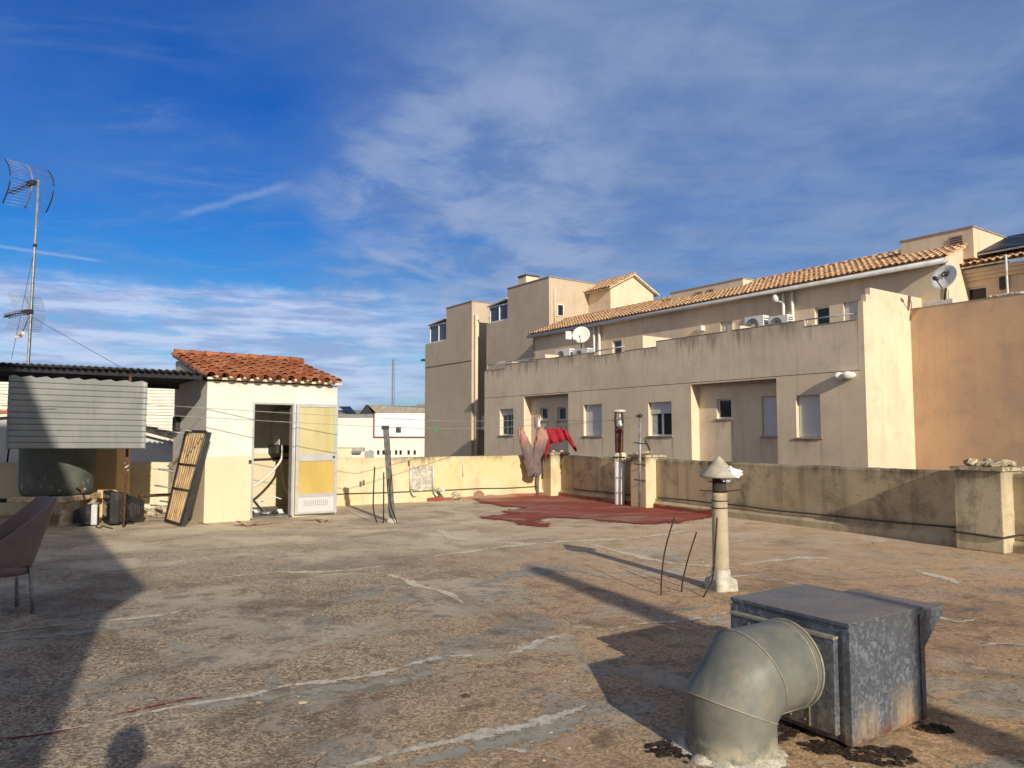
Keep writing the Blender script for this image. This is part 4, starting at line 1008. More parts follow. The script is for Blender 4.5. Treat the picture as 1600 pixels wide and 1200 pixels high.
for k in (.47, .30, .70):
    p = q.lerp(e1, 1 - k) if False else q.lerp(e1, k)
    b = MB(); b.tube([p + Vector((-.13, -.02, .02)), p + Vector((.12, -.02, -.01))], .014, 6); b.build('peg', M['dark_frame'], lp)
b = MB(); b.blob(e1, (.05, .04, .05), .5, 4); b.tube([e1 + Vector((-.09, 0, 0)), e1 + Vector((.06, 0, .01))], .014, 6); b.build('insulator', M['dark_frame'], lp)
br = C0 + dR * (s2 - .3) + nR * .1
b = MB(); b.tube([AY(1008, 688, br.y), AY(1014, 700, br.y + .1), AY(1016.5, 707, br.y + .1)], .018, 6); tag(b.build('steel_stub', M['rebar'], loc=br), 'bent dark steel stub rising from the stones on the flue pillar', 'steel bar')
# pole at the corner behind the trousers
cpz = C0 + dB * .15 + nB * .32; cpz.z = 0
pc = G(840, 775); pc.y = cpz.y; pc.x = AY(840, 775, cpz.y).x; pc.z = 0
ce = empty('line_pole', pc, 'thin pole with a white insulator standing behind the hanging trousers', 'post')
b = MB(); tp_ = AY(840, 668, pc.y); b.tube([pc, tp_], .035, 8); b.build('pole', M['steel'], ce)
b = MB(); b.lathe((tp_.x + .03, tp_.y, tp_.z), [(0, 0), (.05, .01), (.05, .07), (.03, .1), (.04, .14), (.02, .22), (0, .24)], 12); b.build('insulator', M['white_frame'], ce)
b = MB(); b.tube([(tp_.x - .06, tp_.y, tp_.z - .02), (tp_.x - .07, tp_.y, tp_.z + .25)], .013, 6); b.build('hook', M['dark_frame'], ce)
b = MB(); b.tube([(pc.x + .1, pc.y - .06, .95), (pc.x + .12, pc.y - .06, .55), (pc.x + .11, pc.y - .06, .42)], .028, 6); b.tube([(pc.x + .05, pc.y - .06, .86), (pc.x + .2, pc.y - .06, .87)], .012, 6); b.build('bracket', M['dark_frame'], ce)
# mounting frame left on the parapet
def onB(px, py, off=.02): F = (C0 + nB * off, dB, nB); a, z = PF(F, px, py); return C0 + nB * off + dB * a + Vector((0, 0, z))
mf = empty('wall_bracket', onB(660, 770, .1), 'rusty white mounting bracket left on the sunlit yellow parapet', 'bracket')
a = onB(644, 728, .003); b_ = onB(674, 766, .003); pl = MB(); pl.hexa([Vector((x_, y_, z_)) for z_ in (b_.z, a.z) for x_, y_ in ((a.x, a.y), (b_.x, b_.y), (b_.x + nB.x * .006, b_.y + nB.y * .006), (a.x + nB.x * .006, a.y + nB.y * .006))]); pl.build('bare_plaster', M['plaster_white'], mf)
for px in (642, 677):
    pl = MB(); p = onB(px, 727, .03); p2 = onB(px, 766, .03); pl.tube([p, p2], .028, 6); pl.tube([p2, p2 + nB * .42 + Vector((.05, 0, .03))], .030, 6); pl.tube([p2 + nB * .05 + Vector((0, 0, -.02)), p2 + nB * .10 + Vector((.05, 0, -.13))], .03, 6); pl.build('arm', M['pale_metal'], mf)
pl = MB(); p = onB(685, 765, .05); pl.tube([p, p + nB * .25 + Vector((0, 0, .0))], .045, 8); pl.build('pipe_stub', M['pale_metal'], mf)
pl = MB(); p = onB(723, 715, .015); p2 = onB(723.5, 745, .015); pl.tube([p, p2], .014, 6); tag(pl.build('wall_strap', M['pale_metal'], loc=p2), 'narrow pale strip down the yellow parapet left of the trousers', 'strip')
pl = MB(); p = onB(712, 776, .09); pl.blob(p + Vector((0, 0, .02)), (.12, .06, .10), .5, 8); tag(pl.build('rubble_stone', M['stone'], loc=p), 'dark broken stone at the foot of the yellow parapet before the red patch', 'stone')
# ------------------------------------------------------------------ washing lines
L0 = Vector((-13.0, 10.6, 2.35)); p1t = p1 + Vector((0, 0, .03)); pB = tp_ + Vector((-.05, 0, .06)); pE = e1 + Vector((0, 0, .0))
def line(pts, lab, sag):
    P = []
    for a, b2 in zip(pts, pts[1:]): P += catenary(a, b2, sag, 14)
    return cable('clothesline', P, .0055, M['wire'], lab, 'clothesline', 'clotheslines')
line([L0, p1t, pB, pE], 'lower washing line carrying the trousers, through the leaning post to the ladder pole', .05)
line([L0 + Vector((.3, .1, .18)), p1t + Vector((0, .5, .16)), pB + Vector((.4, .4, .18)), AY(975, 655, (C0 + dR * sF + nR * .2).y)], 'upper empty washing line passing above the trousers to the brown flue', .06)
# trousers hanging by the ankles
Yp = pB.y - .32
def PX(x, y): return AY(x, y, Yp)
def loft(mb, rings, n=20, seed=0, wr=.16):
    vs = []
    for i, (c, rx, ry, tl) in enumerate(rings):
        for k in range(n):
            a = 2 * math.pi * k / n; f = 1 + wr * mnoise.noise(Vector((math.cos(a) * 1.6 + seed, math.sin(a) * 1.6, i * .55))) + .07 * math.sin(a * 5 + i * .7)
            vs.append(c + Vector((math.cos(a) * rx * f, math.sin(a) * ry * f, math.cos(a) * tl)))
    m_ = len(rings); mb.add(vs, [(i * n + k, i * n + (k + 1) % n, (i + 1) * n + (k + 1) % n, (i + 1) * n + k) for i in range(m_ - 1) for k in range(n)], True)
    return mb
def interp(rr, n=4):
    out_ = []
    for a, b2 in zip(rr, rr[1:]):
        for k in range(n): t_ = k / n; out_.append((a[0].lerp(b2[0], t_), a[1] * (1 - t_) + b2[1] * t_, a[2] * (1 - t_) + b2[2] * t_, a[3] * (1 - t_) + b2[3] * t_))
    return out_ + [rr[-1]]
k_ = Yp / FPX
tr = MB()
loft(tr, interp([(PX(815, 668.5), 1.5 * k_, .03, .02), (PX(815, 674), 4.2 * k_, .06, .02), (PX(818, 684), 6.5 * k_, .09, 0), (PX(822, 700), 8.2 * k_, .07, 0), (PX(827, 715), 9 * k_, .085, -.05), (PX(832, 728), 9.5 * k_, .09, -.02), (PX(836, 739), 8.8 * k_, .085, -.02)]), 20, 1, .30)
loft(tr, interp([(PX(846, 669), 3.2 * k_, .03, -.02), (PX(846, 676), 7 * k_, .07, 0), (PX(844, 688), 8.5 * k_, .065, 0), (PX(840, 704), 9.2 * k_, .07, 0), (PX(836.5, 718), 9.5 * k_, .085, .05), (PX(835, 729), 10 * k_, .09, .02), (PX(834, 740), 10.5 * k_, .085, .0)]), 20, 5, .30)
loft(tr, interp([(PX(830, 715), 6 * k_, .07, -.02), (PX(831, 722), 13 * k_, .085, -.02), (PX(832.5, 732), 12.2 * k_, .085, -.03), (PX(833, 742), 10.5 * k_, .08, -.0), (PX(833, 745.5), 10 * k_, .075, .0), (PX(832.5, 743), 9.3 * k_, .065, 0), (PX(832.5, 734), 9 * k_, .09, 0)]), 26, 9, .22)
loft(tr, interp([(PX(811.5, 668), 1.0 * k_, .03, 0), (PX(811, 676), 2.2 * k_, .05, 0), (PX(812.5, 687), 1.2 * k_, .03, 0)]), 10, 3)
loft(tr, interp([(PX(851, 671), 2.0 * k_, .04, 0), (PX(852.5, 684), 4.2 * k_, .05, 0), (PX(849, 702), 3.5 * k_, .06, 0), (PX(846, 712), 2 * k_, .05, 0)]), 10, 4)
trousers = tr.build('trousers', M['pants'], loc=PX(832, 668)); tag(trousers, 'mauve and salmon tie dye trousers pegged upside down by the ankles', 'trousers')
b = MB(); b.tube([PX(831, 741) + Vector((0, -.14, 0)), PX(833, 744) + Vector((0, -.15, 0)), PX(836, 738) + Vector((0, -.16, 0))], .012, 5); b.tube([PX(834, 742) + Vector((0, -.14, 0)), PX(838, 745) + Vector((0, -.15, 0)), PX(841, 741) + Vector((0, -.14, 0))], .012, 5); b.build('drawstring', M['ac_dark'], trousers)
# red top pegged by its hem, sleeves blown aside
def cloth(mb, P4, nu, nv, seed, amp=.05):
    vs = []
    for i in range(nu + 1):
        for j in range(nv + 1):
            u_, v_ = i / nu, j / nv
            p = P4[0].lerp(P4[1], u_).lerp(P4[3].lerp(P4[2], u_), v_)
            n_ = mnoise.noise(Vector((u_ * 4 + seed, v_ * 2, seed))); p = p + Vector((0, (amp * n_ + amp * .8 * math.sin(u_ * 13 + seed)) * (.25 + v_), .012 * math.sin(u_ * 17) * v_))
            vs.append(p)
    mb.add(vs, [(i * (nv + 1) + j, (i + 1) * (nv + 1) + j, (i + 1) * (nv + 1) + j + 1, i * (nv + 1) + j + 1) for i in range(nu) for j in range(nv)], True)
Yr = Yp + .1
def PR(x, y, dy=0): return AY(x, y, Yr + dy)
rb = MB(); cloth(rb, [PR(849.5, 670.5), PR(880, 667.5), PR(887, 687.5), PR(860.5, 694)], 24, 14, 2, .045)
rj = rb.build('red_top', M['redcloth'], loc=PR(865, 668), solid=.012); tag(rj, 'crimson long sleeved top pegged by its hem beside the trousers', 'top')
sl_ = MB(); loft(sl_, interp([(PR(852, 672), 2.5 * k_, .05, 0), (PR(856, 684), 3.6 * k_, .03, 0), (PR(856, 698), 3.8 * k_, .03, .02), (PR(853.5, 709), 3.0 * k_, .025, .03), (PR(851.5, 716), 1.6 * k_, .03, .03)]), 12, 7, .4); sl_.build('sleeve', M['redcloth'], rj)
sl_ = MB(); loft(sl_, interp([(PR(882, 672), 2.6 * k_, .05, 0), (PR(887, 682), 3.4 * k_, .06, .02), (PR(893, 691), 3.0 * k_, .025, .03), (PR(899, 702), 2.0 * k_, .04, .03), (PR(901, 705), 1.2 * k_, .03, .02)]), 12, 2, .4); sl_.build('sleeve', M['redcloth'], rj)
def peg(P, mat, label):
    b = MB(); b.box(P + Vector((-.012, 0, -.01)), (.018, .03, .11)); b.box(P + Vector((.012, 0, -.005)), (.018, .03, .11)); tag(b.build('clothes_peg', mat, loc=P), label, 'clothes peg', 'clothes pegs')
peg(PR(852, 669), M['peg'], 'dark peg at the left corner of the crimson top'); peg(PR(877, 666.5), M['peg'], 'dark peg at the right corner of the crimson top')
Ym = (p1t.y + pB.y) / 2
peg(AY(620.5, 671, p1t.y + .5), M['ac_dark'], 'black peg on the bare line in front of the white panel, left one of two'); peg(AY(624.5, 671, p1t.y + .6), M['ac_dark'], 'black peg on the bare line in front of the white panel, right one of two')
peg(AY(681.5, 669, p1t.y + 2.0), M['peg_green'], 'bright green peg on the bare line before the tower block')
# ------------------------------------------------------------------ television aerial mast
Ya = 14.9; m0 = AY(40, 640, Ya); m1 = AY(60.5, 281, Ya)
am = empty('aerial_mast', (m0.x, Ya, 0), 'leaning aerial mast with two grid antennas above the black canopy', 'antenna')
b = MB(); b.tube([Vector((m0.x - .05, Ya, 0)), m0, m0.lerp(m1, .58), m1], [.032, .032, .028, .022], 10); mast = b.build('mast', M['steel'], am)
b = MB(); jp = m0.lerp(m1, .71); b.tube([jp - Vector((0, 0, .03)), jp + Vector((0, 0, .03))], .036, 10); b.build('clamp', M['dark_frame'], mast)
bv = Vector((.60, .80, 0)); av = Vector((-.80, .60, 0)); zv = Vector((0, 0, 1))
def pan_grid(C_, hmin, hmax, half, curve, nb_, label=None, mesh=False):
    for sgn in (1, -1):
        g_ = MB(); E_ = MB()
        hs_ = [hmin + (hmax - hmin) * i / nb_ for i in range(nb_ + 1)]
        pt = lambda h, s_: C_ + av * (curve * (h / hmax) ** 2) + zv * (sgn * h) + bv * s_
        for h in hs_: g_.tube([pt(h, -half), pt(h, half)], .0032, 5)
        if mesh:
            for k in range(15): s_ = -half + 2 * half * k / 14; g_.tube([pt(h, s_) for h in hs_], .0026, 4)
        g_.build('grid_reflector', M['steel'], mast)
        for s_ in ((-half, half) if not mesh else ()): E_ = MB(); E_.tube([pt(h, s_) for h in hs_], .012, 6); E_.build('reflector_edge', M['dark_frame'], mast)
        S_ = MB(); S_.tube([pt(h, 0) for h in hs_], .013, 6); S_.build('reflector_spine', M['steel'], mast)
ct = AY(52, 285, Ya) + av * .04
pan_grid(ct, .05, .46, .40, .34, 8)
def boom(C_, L, ne, r_, name='boom'):
    b = MB(); b.tube([C_ - av * .05, C_ + av * L + zv * .03], .014, 6); bo = b.build(name, M['dark_frame'], mast)
    b = MB()
    for i in range(ne):
        p = C_ + av * (.16 + (L - .2) * i / ne) + zv * .02
        for sg in (1, -1):
            for sz in (1, -1): b.tube([p, p + bv * .055 * sg + zv * .045 * sz], .006, 4)
    b.build('director', M['dark_frame'], bo)
    b = MB(); b.box(C_ + av * .14, (.16, .09, .09), math.atan2(av.y, av.x)); b.build('dipole_box', M['black'], bo)
boom(ct + zv * .0, 1.25, 16, .05)
cl = AY(46, 487, Ya); pan_grid(cl + av * .02, .04, .36, .30, .26, 8, None, True); boom(cl, 1.3, 16, .05)
b = MB(); p = AY(38, 522, Ya); b.tube([p, p - bv * .0 + av * .42], .02, 6); b.box(p + av * .18 + zv * .03, (.22, .05, .06), math.atan2(av.y, av.x)); b.box(p + av * .3 - zv * .03, (.14, .05, .05), math.atan2(av.y, av.x) + .3); b.build('amplifier', M['pale_metal'], mast)
for p_, lab in ((ct, 0), (cl, 1)):
    b = MB(); b.box(p_ - av * .03, (.09, .09, .08)); b.build('clamp', M['dark_frame'], mast)
b = MB(); b.tube(catenary(m0.lerp(m1, .98), Vector((m0.x + .06, Ya - .05, 2.5)), 0, 10), .006, 5); b.build('coax', M['cable'], mast)
cable('guy_wire', [m0.lerp(m1, .40), AY(200, 580, 16.5)], .005, M['cable'], 'thin guy wire falling from the aerial mast to the right', 'wire', 'aerial guy wires')
cable('guy_wire', [m0.lerp(m1, .70), AY(18, 560, 17.5)], .005, M['cable'], 'thin guy wire falling steeply left of the aerial mast', 'wire', 'aerial guy wires')
# ------------------------------------------------------------------ neighbouring terrace of flats
K = Vector((10.5, 22.0, 0)); ef = Vector((-math.sin(R(34.9)), math.cos(R(34.9)), 0)); en = Vector((ef.y, -ef.x, 0)); FN = (K, ef, en)
def T(px, py, D=0.0): return PF(FN, px, py, D)
def openwall(mb, F, a0, a1, z0, z1, b, holes, reveal):
    """flat wall face at inward offset b with rectangular openings and their reveals; holes: (a0,a1,z0,z1)"""
    As = sorted({a0, a1} | {min(max(v, a0), a1) for h in holes for v in h[:2]}); Zs = sorted({z0, z1} | {min(max(v, z0), z1) for h in holes for v in h[2:4]})
    for i in range(len(As) - 1):
        for j in range(len(Zs) - 1):
            ca = (As[i] + As[i + 1]) / 2; cz_ = (Zs[j] + Zs[j + 1]) / 2
            if any(h[0] < ca < h[1] and h[2] < cz_ < h[3] for h in holes): continue
            mb.quad(W(F, As[i], b, Zs[j]), W(F, As[i + 1], b, Zs[j]), W(F, As[i + 1], b, Zs[j + 1]), W(F, As[i], b, Zs[j + 1]))
    for h in holes:
        A_, B_, C_, D_ = h[:4]; rv = h[4] if len(h) > 4 else reveal; e = b + rv
        mb.quad(W(F, A_, b, C_), W(F, A_, e, C_), W(F, A_, e, D_), W(F, A_, b, D_)); mb.quad(W(F, B_, b, C_), W(F, B_, e, C_), W(F, B_, e, D_), W(F, B_, b, D_))
        mb.quad(W(F, A_, b, D_), W(F, B_, b, D_), W(F, B_, e, D_), W(F, A_, e, D_))
        if C_ > z0: mb.quad(W(F, A_, b, C_), W(F, B_, b, C_), W(F, B_, e, C_), W(F, A_, e, C_))
def hole(x0, y0, x1, y1, D=0.0):
    a, z = T(x0, (y0 + y1) / 2, D); b, z_ = T(x1, (y0 + y1) / 2, D); _, zt_ = T((x0 + x1) / 2, y0, D); _, zb_ = T((x0 + x1) / 2, y1, D)
    return (min(a, b), max(a, b), zb_, zt_)
def window(root, F, h, b, style, sill=True, label=None):
    a0, a1, z0, z1 = h[:4]; fw = .055; m = MB()
    m.fbox(F, (a0, a0 + fw), (b - .05, b), (z0, z1)); m.fbox(F, (a1 - fw, a1), (b - .05, b), (z0, z1))
    m.fbox(F, (a0 + fw, a1 - fw), (b - .05, b), (z0, z0 + fw)); m.fbox(F, (a0 + fw, a1 - fw), (b - .05, b), (z1 - fw, z1))
    if style in ('double', 'half'): c = (a0 + a1) / 2; m.fbox(F, (c - .05, c + .05), (b - .055, b - .003), (z0 + fw, z1 - fw))
    if style in ('half', 'boxed'): m.fbox(F, (a0 + fw, a1 - fw), (b - .06, b - .052), (z1 - .30, z1 - .27))
    o = m.build('window', M['white_frame'], root, label=label)
    if style == 'closed':
        s = MB(); s.fbox(F, (a0 + fw * .5, a1 - fw * .5), (b - .075, b - .052), (z0 + .03, z1 - .002)); s.build('shutter', M['shutter'], o)
    else:
        s = MB(); s.fbox(F, (a0 + fw, a1 - fw), (b - .03, b - .015), (z0 + fw, z1 - fw)); s.build('pane', M['glass_blue'] if style in ('blue',) else M['glass_dark'], o)
        if style in ('half', 'boxed'):
            hh = .30 if style == 'boxed' else .34 * (z1 - z0)
            s = MB(); s.fbox(F, (a0 + fw * .6, a1 - fw * .6), (b - .085, b - .062), (z1 - hh, z1 - .002)); s.build('shutter', M['shutter'], o)
            s = MB(); cw = (a1 - a0)
            for q in ((.55, .68), (.30, .36)) if style == 'boxed' else ((.72, .93),): s.fbox(F, (a0 + cw * q[0], a0 + cw * q[1]), (b - .044, b - .032), (z0 + fw, z1 - fw))
            s.build('curtain', M['curtain'], o)
    if sill:
        s = MB(); ob = b - (h[5] if len(h) > 5 else .22); s.fbox(F, (a0 - .06, a1 + .06), (ob - .045, b - .051), (z0 - .05, z0 - .003)); s.build('sill', M['sill'], o)
    return o
flats = empty('apartment_building', K + Vector((0, 0, -9)), 'long beige rendered apartment block with stepped terrace parapet and low tiled roof', 'building')
tEnd = T(757, 640)[0]
zs = 3.44
R1 = (T(888, 650)[0], T(818.5, 650)[0], -9, zs - .06, .43); R2 = (T(1214, 640)[0], T(1080, 640)[0], -9, zs - .06, .43)
wins = [(hole(781, 639, 802, 680), 'boxed'), (hole(912, 632, 940.5, 681), 'closed'), (hole(1013, 628, 1049.5, 681), 'half'), (hole(1244, 617, 1282, 683.5), 'closed')]
mb = MB(); hs_ = [h + (.22,) for h, s_ in wins]
openwall(mb, FN, 0, tEnd, -9, zs - .012, 0, hs_ + [R1, R2], .22)
rw = [(hole(844, 637, 855.5, 657, .43), 'plain', R1), (hole(871, 636, 884, 656.5, .43), 'plain', R1), (hole(1120, 623, 1142.5, 654, .43), 'plain', R2), (hole(1190, 619, 1217.5, 681.5, .43), 'closed', R2)]
for Rr in (R1, R2): openwall(mb, FN, Rr[0], Rr[1], -9, Rr[3], .43, [h + (.16,) for h, s_, q in rw if q is Rr], .16)
mb.build('wall', M['facade_plain'], flats, recalc=False)
for h, s_ in wins: window(flats, FN, h, .22, s_)
for h, s_, q in rw: window(flats, FN, h + (.16, .16), .43 + .16, s_)
# rain stains running down from the ends of the window sills
nt = NT(M['facade_plain'].node_tree); bs = M['facade_plain'].node_tree.nodes['Principled BSDF']; cc = bs.inputs['Base Color'].links[0].from_socket
pw_ = nt.pos(); al_ = nt.vmath('DOT_PRODUCT', nt.vmath('SUBTRACT', pw_, tuple(K)).outputs[0], tuple(ef)).outputs['Value']; zw_ = nt.xyz(pw_)[2]
sn = nt.noise(nt.mapv(pw_, (6, 6, .4)), 2.2, 5, .65)
for h in [w_[0] for w_ in wins] + [w_[0] for w_ in rw]:
    for a_, wd_, ln_ in ((h[0] - .02, .10, 1.3), (h[1] + .02, .13, .9), ((h[0] + h[1]) / 2 + .1, .3, .5)):
        m_ = nt.math('MULTIPLY', nt.step(nt.math('ABSOLUTE', nt.math('SUBTRACT', al_, a_)), wd_, 0), nt.math('MULTIPLY', nt.step(zw_, h[2] - ln_, h[2] - .05), nt.step(zw_, h[2] - .01, h[2] - .03)))
        cc = nt.mix(nt.math('MULTIPLY', m_, nt.step(sn, .35, .62, .1, .6)), cc, (.20, .16, .125))
nt.l.new(cc, bs.inputs['Base Color'])
# terrace parapet, stepped along its top
prof = [(757, 580), (789, 576), (789, 571), (836, 562.5), (836, 562), (853, 560), (853, 559.5), (929, 552), (929, 557), (976, 550), (976, 547.5), (1025, 543.5), (1025, 533.5), (1137, 518), (1137, 506), (1144, 505), (1144, 516), (1257, 501), (1257, 511), (1339, 499.5), (1339, 482), (1347, 481)]
stp = []
for (x0, y0), (x1, y1) in zip(prof[::2], prof[1::2]):
    a, za = T(x0, y0); b_, zb_ = T(x1, y1); stp.append((b_, a, (za + zb_) / 2))
pm = MB(); stp[0] = (stp[0][0], tEnd, stp[0][2]); stp[-1] = (.16, stp[-1][1], stp[-1][2])
for i, (a, b_, zt_) in enumerate(stp): pm.fbox(FN, (a, b_), (0, .17), (zs + .012, zt_))
pm.build('parapet', M['facade'], flats)
jt = MB(); jt.fbox(FN, (0.002, tEnd - .002), (.006, .1), (zs - .012, zs + .012)); jt.build('joint', M['joint'], flats)
cp_ = MB()
for i, (a, b_, zt_) in enumerate(stp): cp_.fbox(FN, (a + .003, b_ - .003), (-.012, .185), (zt_ + .001, zt_ + .022))
cp_.build('coping', simple('worn_coping', (.34, .27, .20), .95, 0, .4, 6, (.1, .09, .07)), flats)
# end wall facing the sun, stepped at its outer corner
qa, qz = T(1428, 483, 0); qb = 2.75
ze = 1.5 + (680 - 449) / FPX * 22.4
em = MB(); em.fbox(FN, (-.0, .155), (.005, .18), (-9, ze - .46)); em.fbox(FN, (-.0, .155), (.18, .42), (-9, ze - .22)); em.fbox(FN, (-.0, .155), (.42, qb + .9), (-9, ze)); em.build('end_wall', M['facade_plain'], flats)
# dividing walls between the roof terraces
def tPx(px): return T(px, 560)[0]
for px, h0, h1, d0, d1 in ((846, .62, .62, .17, 3.4), (976, .15, .95, .17, 3.4), (1150, .62, .75, .17, 3.4), (775, .18, .62, .17, 3.4), (1257, .0, .35, .17, .9)):
    a = tPx(px); zb_ = 4.72; s = MB(); n_ = 4
    for i in range(n_):
        u0, u1 = d0 + (d1 - d0) * i / n_, d0 + (d1 - d0) * (i + 1) / n_; kk = min(1, i / 1.0)
        s.fbox(FN, (a - .075, a + .075), (u0, u1), (3.6, zb_ + h0 + (h1 - h0) * kk))
    s.build('terrace_divider', M['facade_plain'], flats)
sl_ = MB(); sl_.fbox(FN, (.16, tEnd), (.17, 3.5), (3.3, 3.6)); sl_.build('terrace_slab', M['sill'], flats)
# upper storey, set back
DU = 3.5; ua0 = T(1478, 430, DU)[0]; ua1 = T(833, 540, DU)[0]
zev = T(1470, 402, DU)[1]; zev2 = T(833, 523, DU)[1]; zev = (zev + zev2) / 2
uw = [(hole(1273, 479, 1296, 509, DU), 'plain'), (hole(1318, 471, 1342, 503, DU), 'closed'), (hole(1126, 502, 1145, 540, DU), 'closed'), (hole(957, 531, 971, 560, DU), 'blue')]
mb = MB(); openwall(mb, FN, ua0, ua1, 3.6, zev - .02, DU, [h + (.15,) for h, s_ in uw], .15)
zr = zev + 1.02; DR = DU + 2.6
mb.extrude([W(FN, ua0, DU, 3.6), W(FN, ua0, DR + 3, 3.6), W(FN, ua0, DR + 3, zev), W(FN, ua0, DR, zr), W(FN, ua0, DU, zev)], ef * .2)
mb.extrude([W(FN, ua1 - .2, DU, 3.6), W(FN, ua1 - .2, DR + 3, 3.6), W(FN, ua1 - .2, DR + 3, zev), W(FN, ua1 - .2, DR, zr), W(FN, ua1 - .2, DU, zev)], ef * .199)
mb.build('upper_wall', M['facade_plain'], flats, recalc=False)
for h, s_ in uw: window(flats, FN, h + (.15, .15), DU + .15, s_, s_ != 'closed')
up_ = (en * 2.6 + Vector((0, 0, zr - zev))).normalized(); sl2 = math.hypot(2.6, zr - zev)
rf = MB(); O = W(FN, ua0 - .1, DU - .22, zev - .09)
P0 = [O, O + ef * (ua1 - ua0 + .25), O + ef * (ua1 - ua0 + .25) + up_ * (sl2 + .2), O + up_ * (sl2 + .2)]
rf.hexa(P0 + [p + Vector((0, 0, .06)) for p in P0]); roof = rf.build('roof', M['mortar'], flats)
bk = (en * 2.6 - Vector((0, 0, zr - zev))); Q0 = [P0[3], P0[2], P0[2] + bk, P0[3] + bk]; rf = MB(); rf.hexa(Q0 + [p + Vector((0, 0, .06)) for p in Q0]); rf.build('rear_slope', M['tile_pale'], roof)
tl = MB(); tiles(tl, O + Vector((0, 0, .075)) - up_ * .06, ef, up_, ua1 - ua0 + .2, sl2 + .2, .215, .36, .088, 9, 5); tl.build('roof_tiles', M['tile_pale'], roof)
rt = MB(); i = 0; a = ua0
while a < ua1:
    rt.cur = random.random(); p = W(FN, a, DR, zr + .07); rt.tube([p, p + ef * .43], [.12, .105], 8); a += .40
rt.build('ridge_tiles', M['tile_pale'], roof)
gt = MB(); g0 = W(FN, ua0 - .1, DU - .30, zev - .16); g1 = W(FN, ua1 + .12, DU - .30, zev - .16); gt.tube([g0, g1], .085, 10); gt.fbox(FN, (ua0 - .1, ua1 + .12), (DU - .26, DU - .0), (zev - .19, zev - .10)); gt.build('gutter', M['gutter'], flats)
for px in (1224, 1238, 928, 936):
    a = T(px, 470, DU - .12)[0]; p = MB(); p.tube([W(FN, a, DU - .12, zev - .2), W(FN, a, DU - .12, 4.2)], .062, 10); p.build('downpipe', M['pipe_white'], flats)
# boxes standing on the roof
def roofbox(x0, x1, y0, y1, x2, D, dep, vents):
    a1_, zt0 = T(x0, y0, D); a0_, zt1 = T(x1, y1, D); zt_ = (zt0 + zt1) / 2; m = MB(); m.fbox(FN, (a0_, a1_), (D, D + dep), (zev + .1, zt_)); bx = m.build('chimney_block', M['facade_plain'], flats)
    m = MB(); m.fbox(FN, (a0_ - .03, a1_ + .03), (D - .03, D + dep + .03), (zt_ + .001, zt_ + .05)); m.build('cap', M['sill'], bx)
    for (vx0, vy0, vx1, vy1) in vents:
        h = hole(vx0, vy0, vx1, vy1, D - .01); m = MB(); m.fbox(FN, (h[0], h[1]), (D - .012, D - .002), (h[2], h[3])); v = m.build('vent', M['ac_dark'], bx)
        m = MB()
        for k in range(5): z_ = h[2] + (h[3] - h[2]) * (k + .5) / 5; m.fbox(FN, (h[0], h[1]), (D - .045, D - .013), (z_ - .02, z_ + .012))
        m.build('louvre', M['sill'], v)
roofbox(1048, 1161, 459, 435.5, 1205, DR - 1.0, 2.6, ((1087, 456, 1097, 465), (1105, 452, 1115, 462)))
roofbox(1407, 1520, 377.5, 356, 1563, DR - 1.4, 2.6, ((1484, 369, 1504, 386),))
# set back ochre wall and the house behind it
Ow = W(FN, .0, qb, 0); FQ = (Ow, -ef, en)
bh = empty('apartment_building', W(FN, -2, qb, -9), 'ochre rendered house with tiled eaves and solar panels at the right edge', 'building')
zw = T(1428, 483, qb)[1]
m = MB(); m.fbox(FQ, (.002, 14), (0, .2), (-9, zw)); m.build('wall', M['orange'], bh)
m = MB(); m.fbox(FQ, (.0, 14), (-.01, .215), (zw + .001, zw + .03)); m.build('coping', M['sill'], bh)
DH = qb + 2.2; zq = lambda y, px=1560: T(px, y, DH)[1]
hw = hole(1506, 448, 1542, 476, DH); hwf = (-hw[1], -hw[0], hw[2], hw[3])
m = MB(); FH = (K, -ef, en); openwall(m, FH, -T(1489, 450, DH)[0], 14, 3.6, zq(432), DH, [hwf + (.15,)], .15)
m.fbox(FH, (-T(1489, 450, DH)[0], 14), (DH + .3, DH + 5), (3.6, zq(432) - .1)); m.build('upper_wall', M['facade_plain'], bh, recalc=False)
window(bh, FH, hwf + (.15, .15), DH + .15, 'plain')
aH = -T(1489, 450, DH)[0]
for k in range(3):
    m = MB(); z_ = zq(432) - .02 + k * .115; m.fbox(FH, (aH - .05 * k - .02, 14), (DH - .10 - .09 * k, DH + .3), (z_, z_ + .112)); m.build('cornice', M['facade_plain'], bh)
zc_ = zq(432) - .02 + .35; upH = (en * 3 + Vector((0, 0, 1.0))).normalized(); OH = K - ef * (aH - .2) + en * (DH - .45) + Vector((0, 0, zc_ + .02))
m = MB(); e_ = -ef; Q = [OH, OH + e_ * 14, OH + e_ * 14 + upH * 4, OH + upH * 4]; m.hexa(Q + [p + Vector((0, 0, .05)) for p in Q]); rfH = m.build('roof', M['mortar'], bh)
tl = MB(); tiles(tl, OH + Vector((0, 0, .07)), -ef, upH, 6.5, 4, .22, .38, .09, 4, 5); tl.build('roof_tiles', M['tile_pale'], rfH)
sp = MB(); SO = OH - ef * .4 + upH * .45 + Vector((0, 0, .34)); us = (en * 3 + Vector((0, 0, 1.15))).normalized()
Q = [SO, SO + e_ * 5.5, SO + e_ * 5.5 + us * 2.6, SO + us * 2.6]; sp.hexa(Q + [p + us.cross(e_).normalized() * -.05 for p in Q])
spe = empty('solar_array', SO, 'tilted dark solar panels on a pale frame above the tiled eaves at far right', 'solar panel')
sp.build('panel', M['solar'], spe)
m = MB(); m.tube([SO - Vector((0, 0, .02)), SO + e_ * 5.5 - Vector((0, 0, .02))], .035, 6); m.tube([SO, SO + us * 2.6], .03, 6)
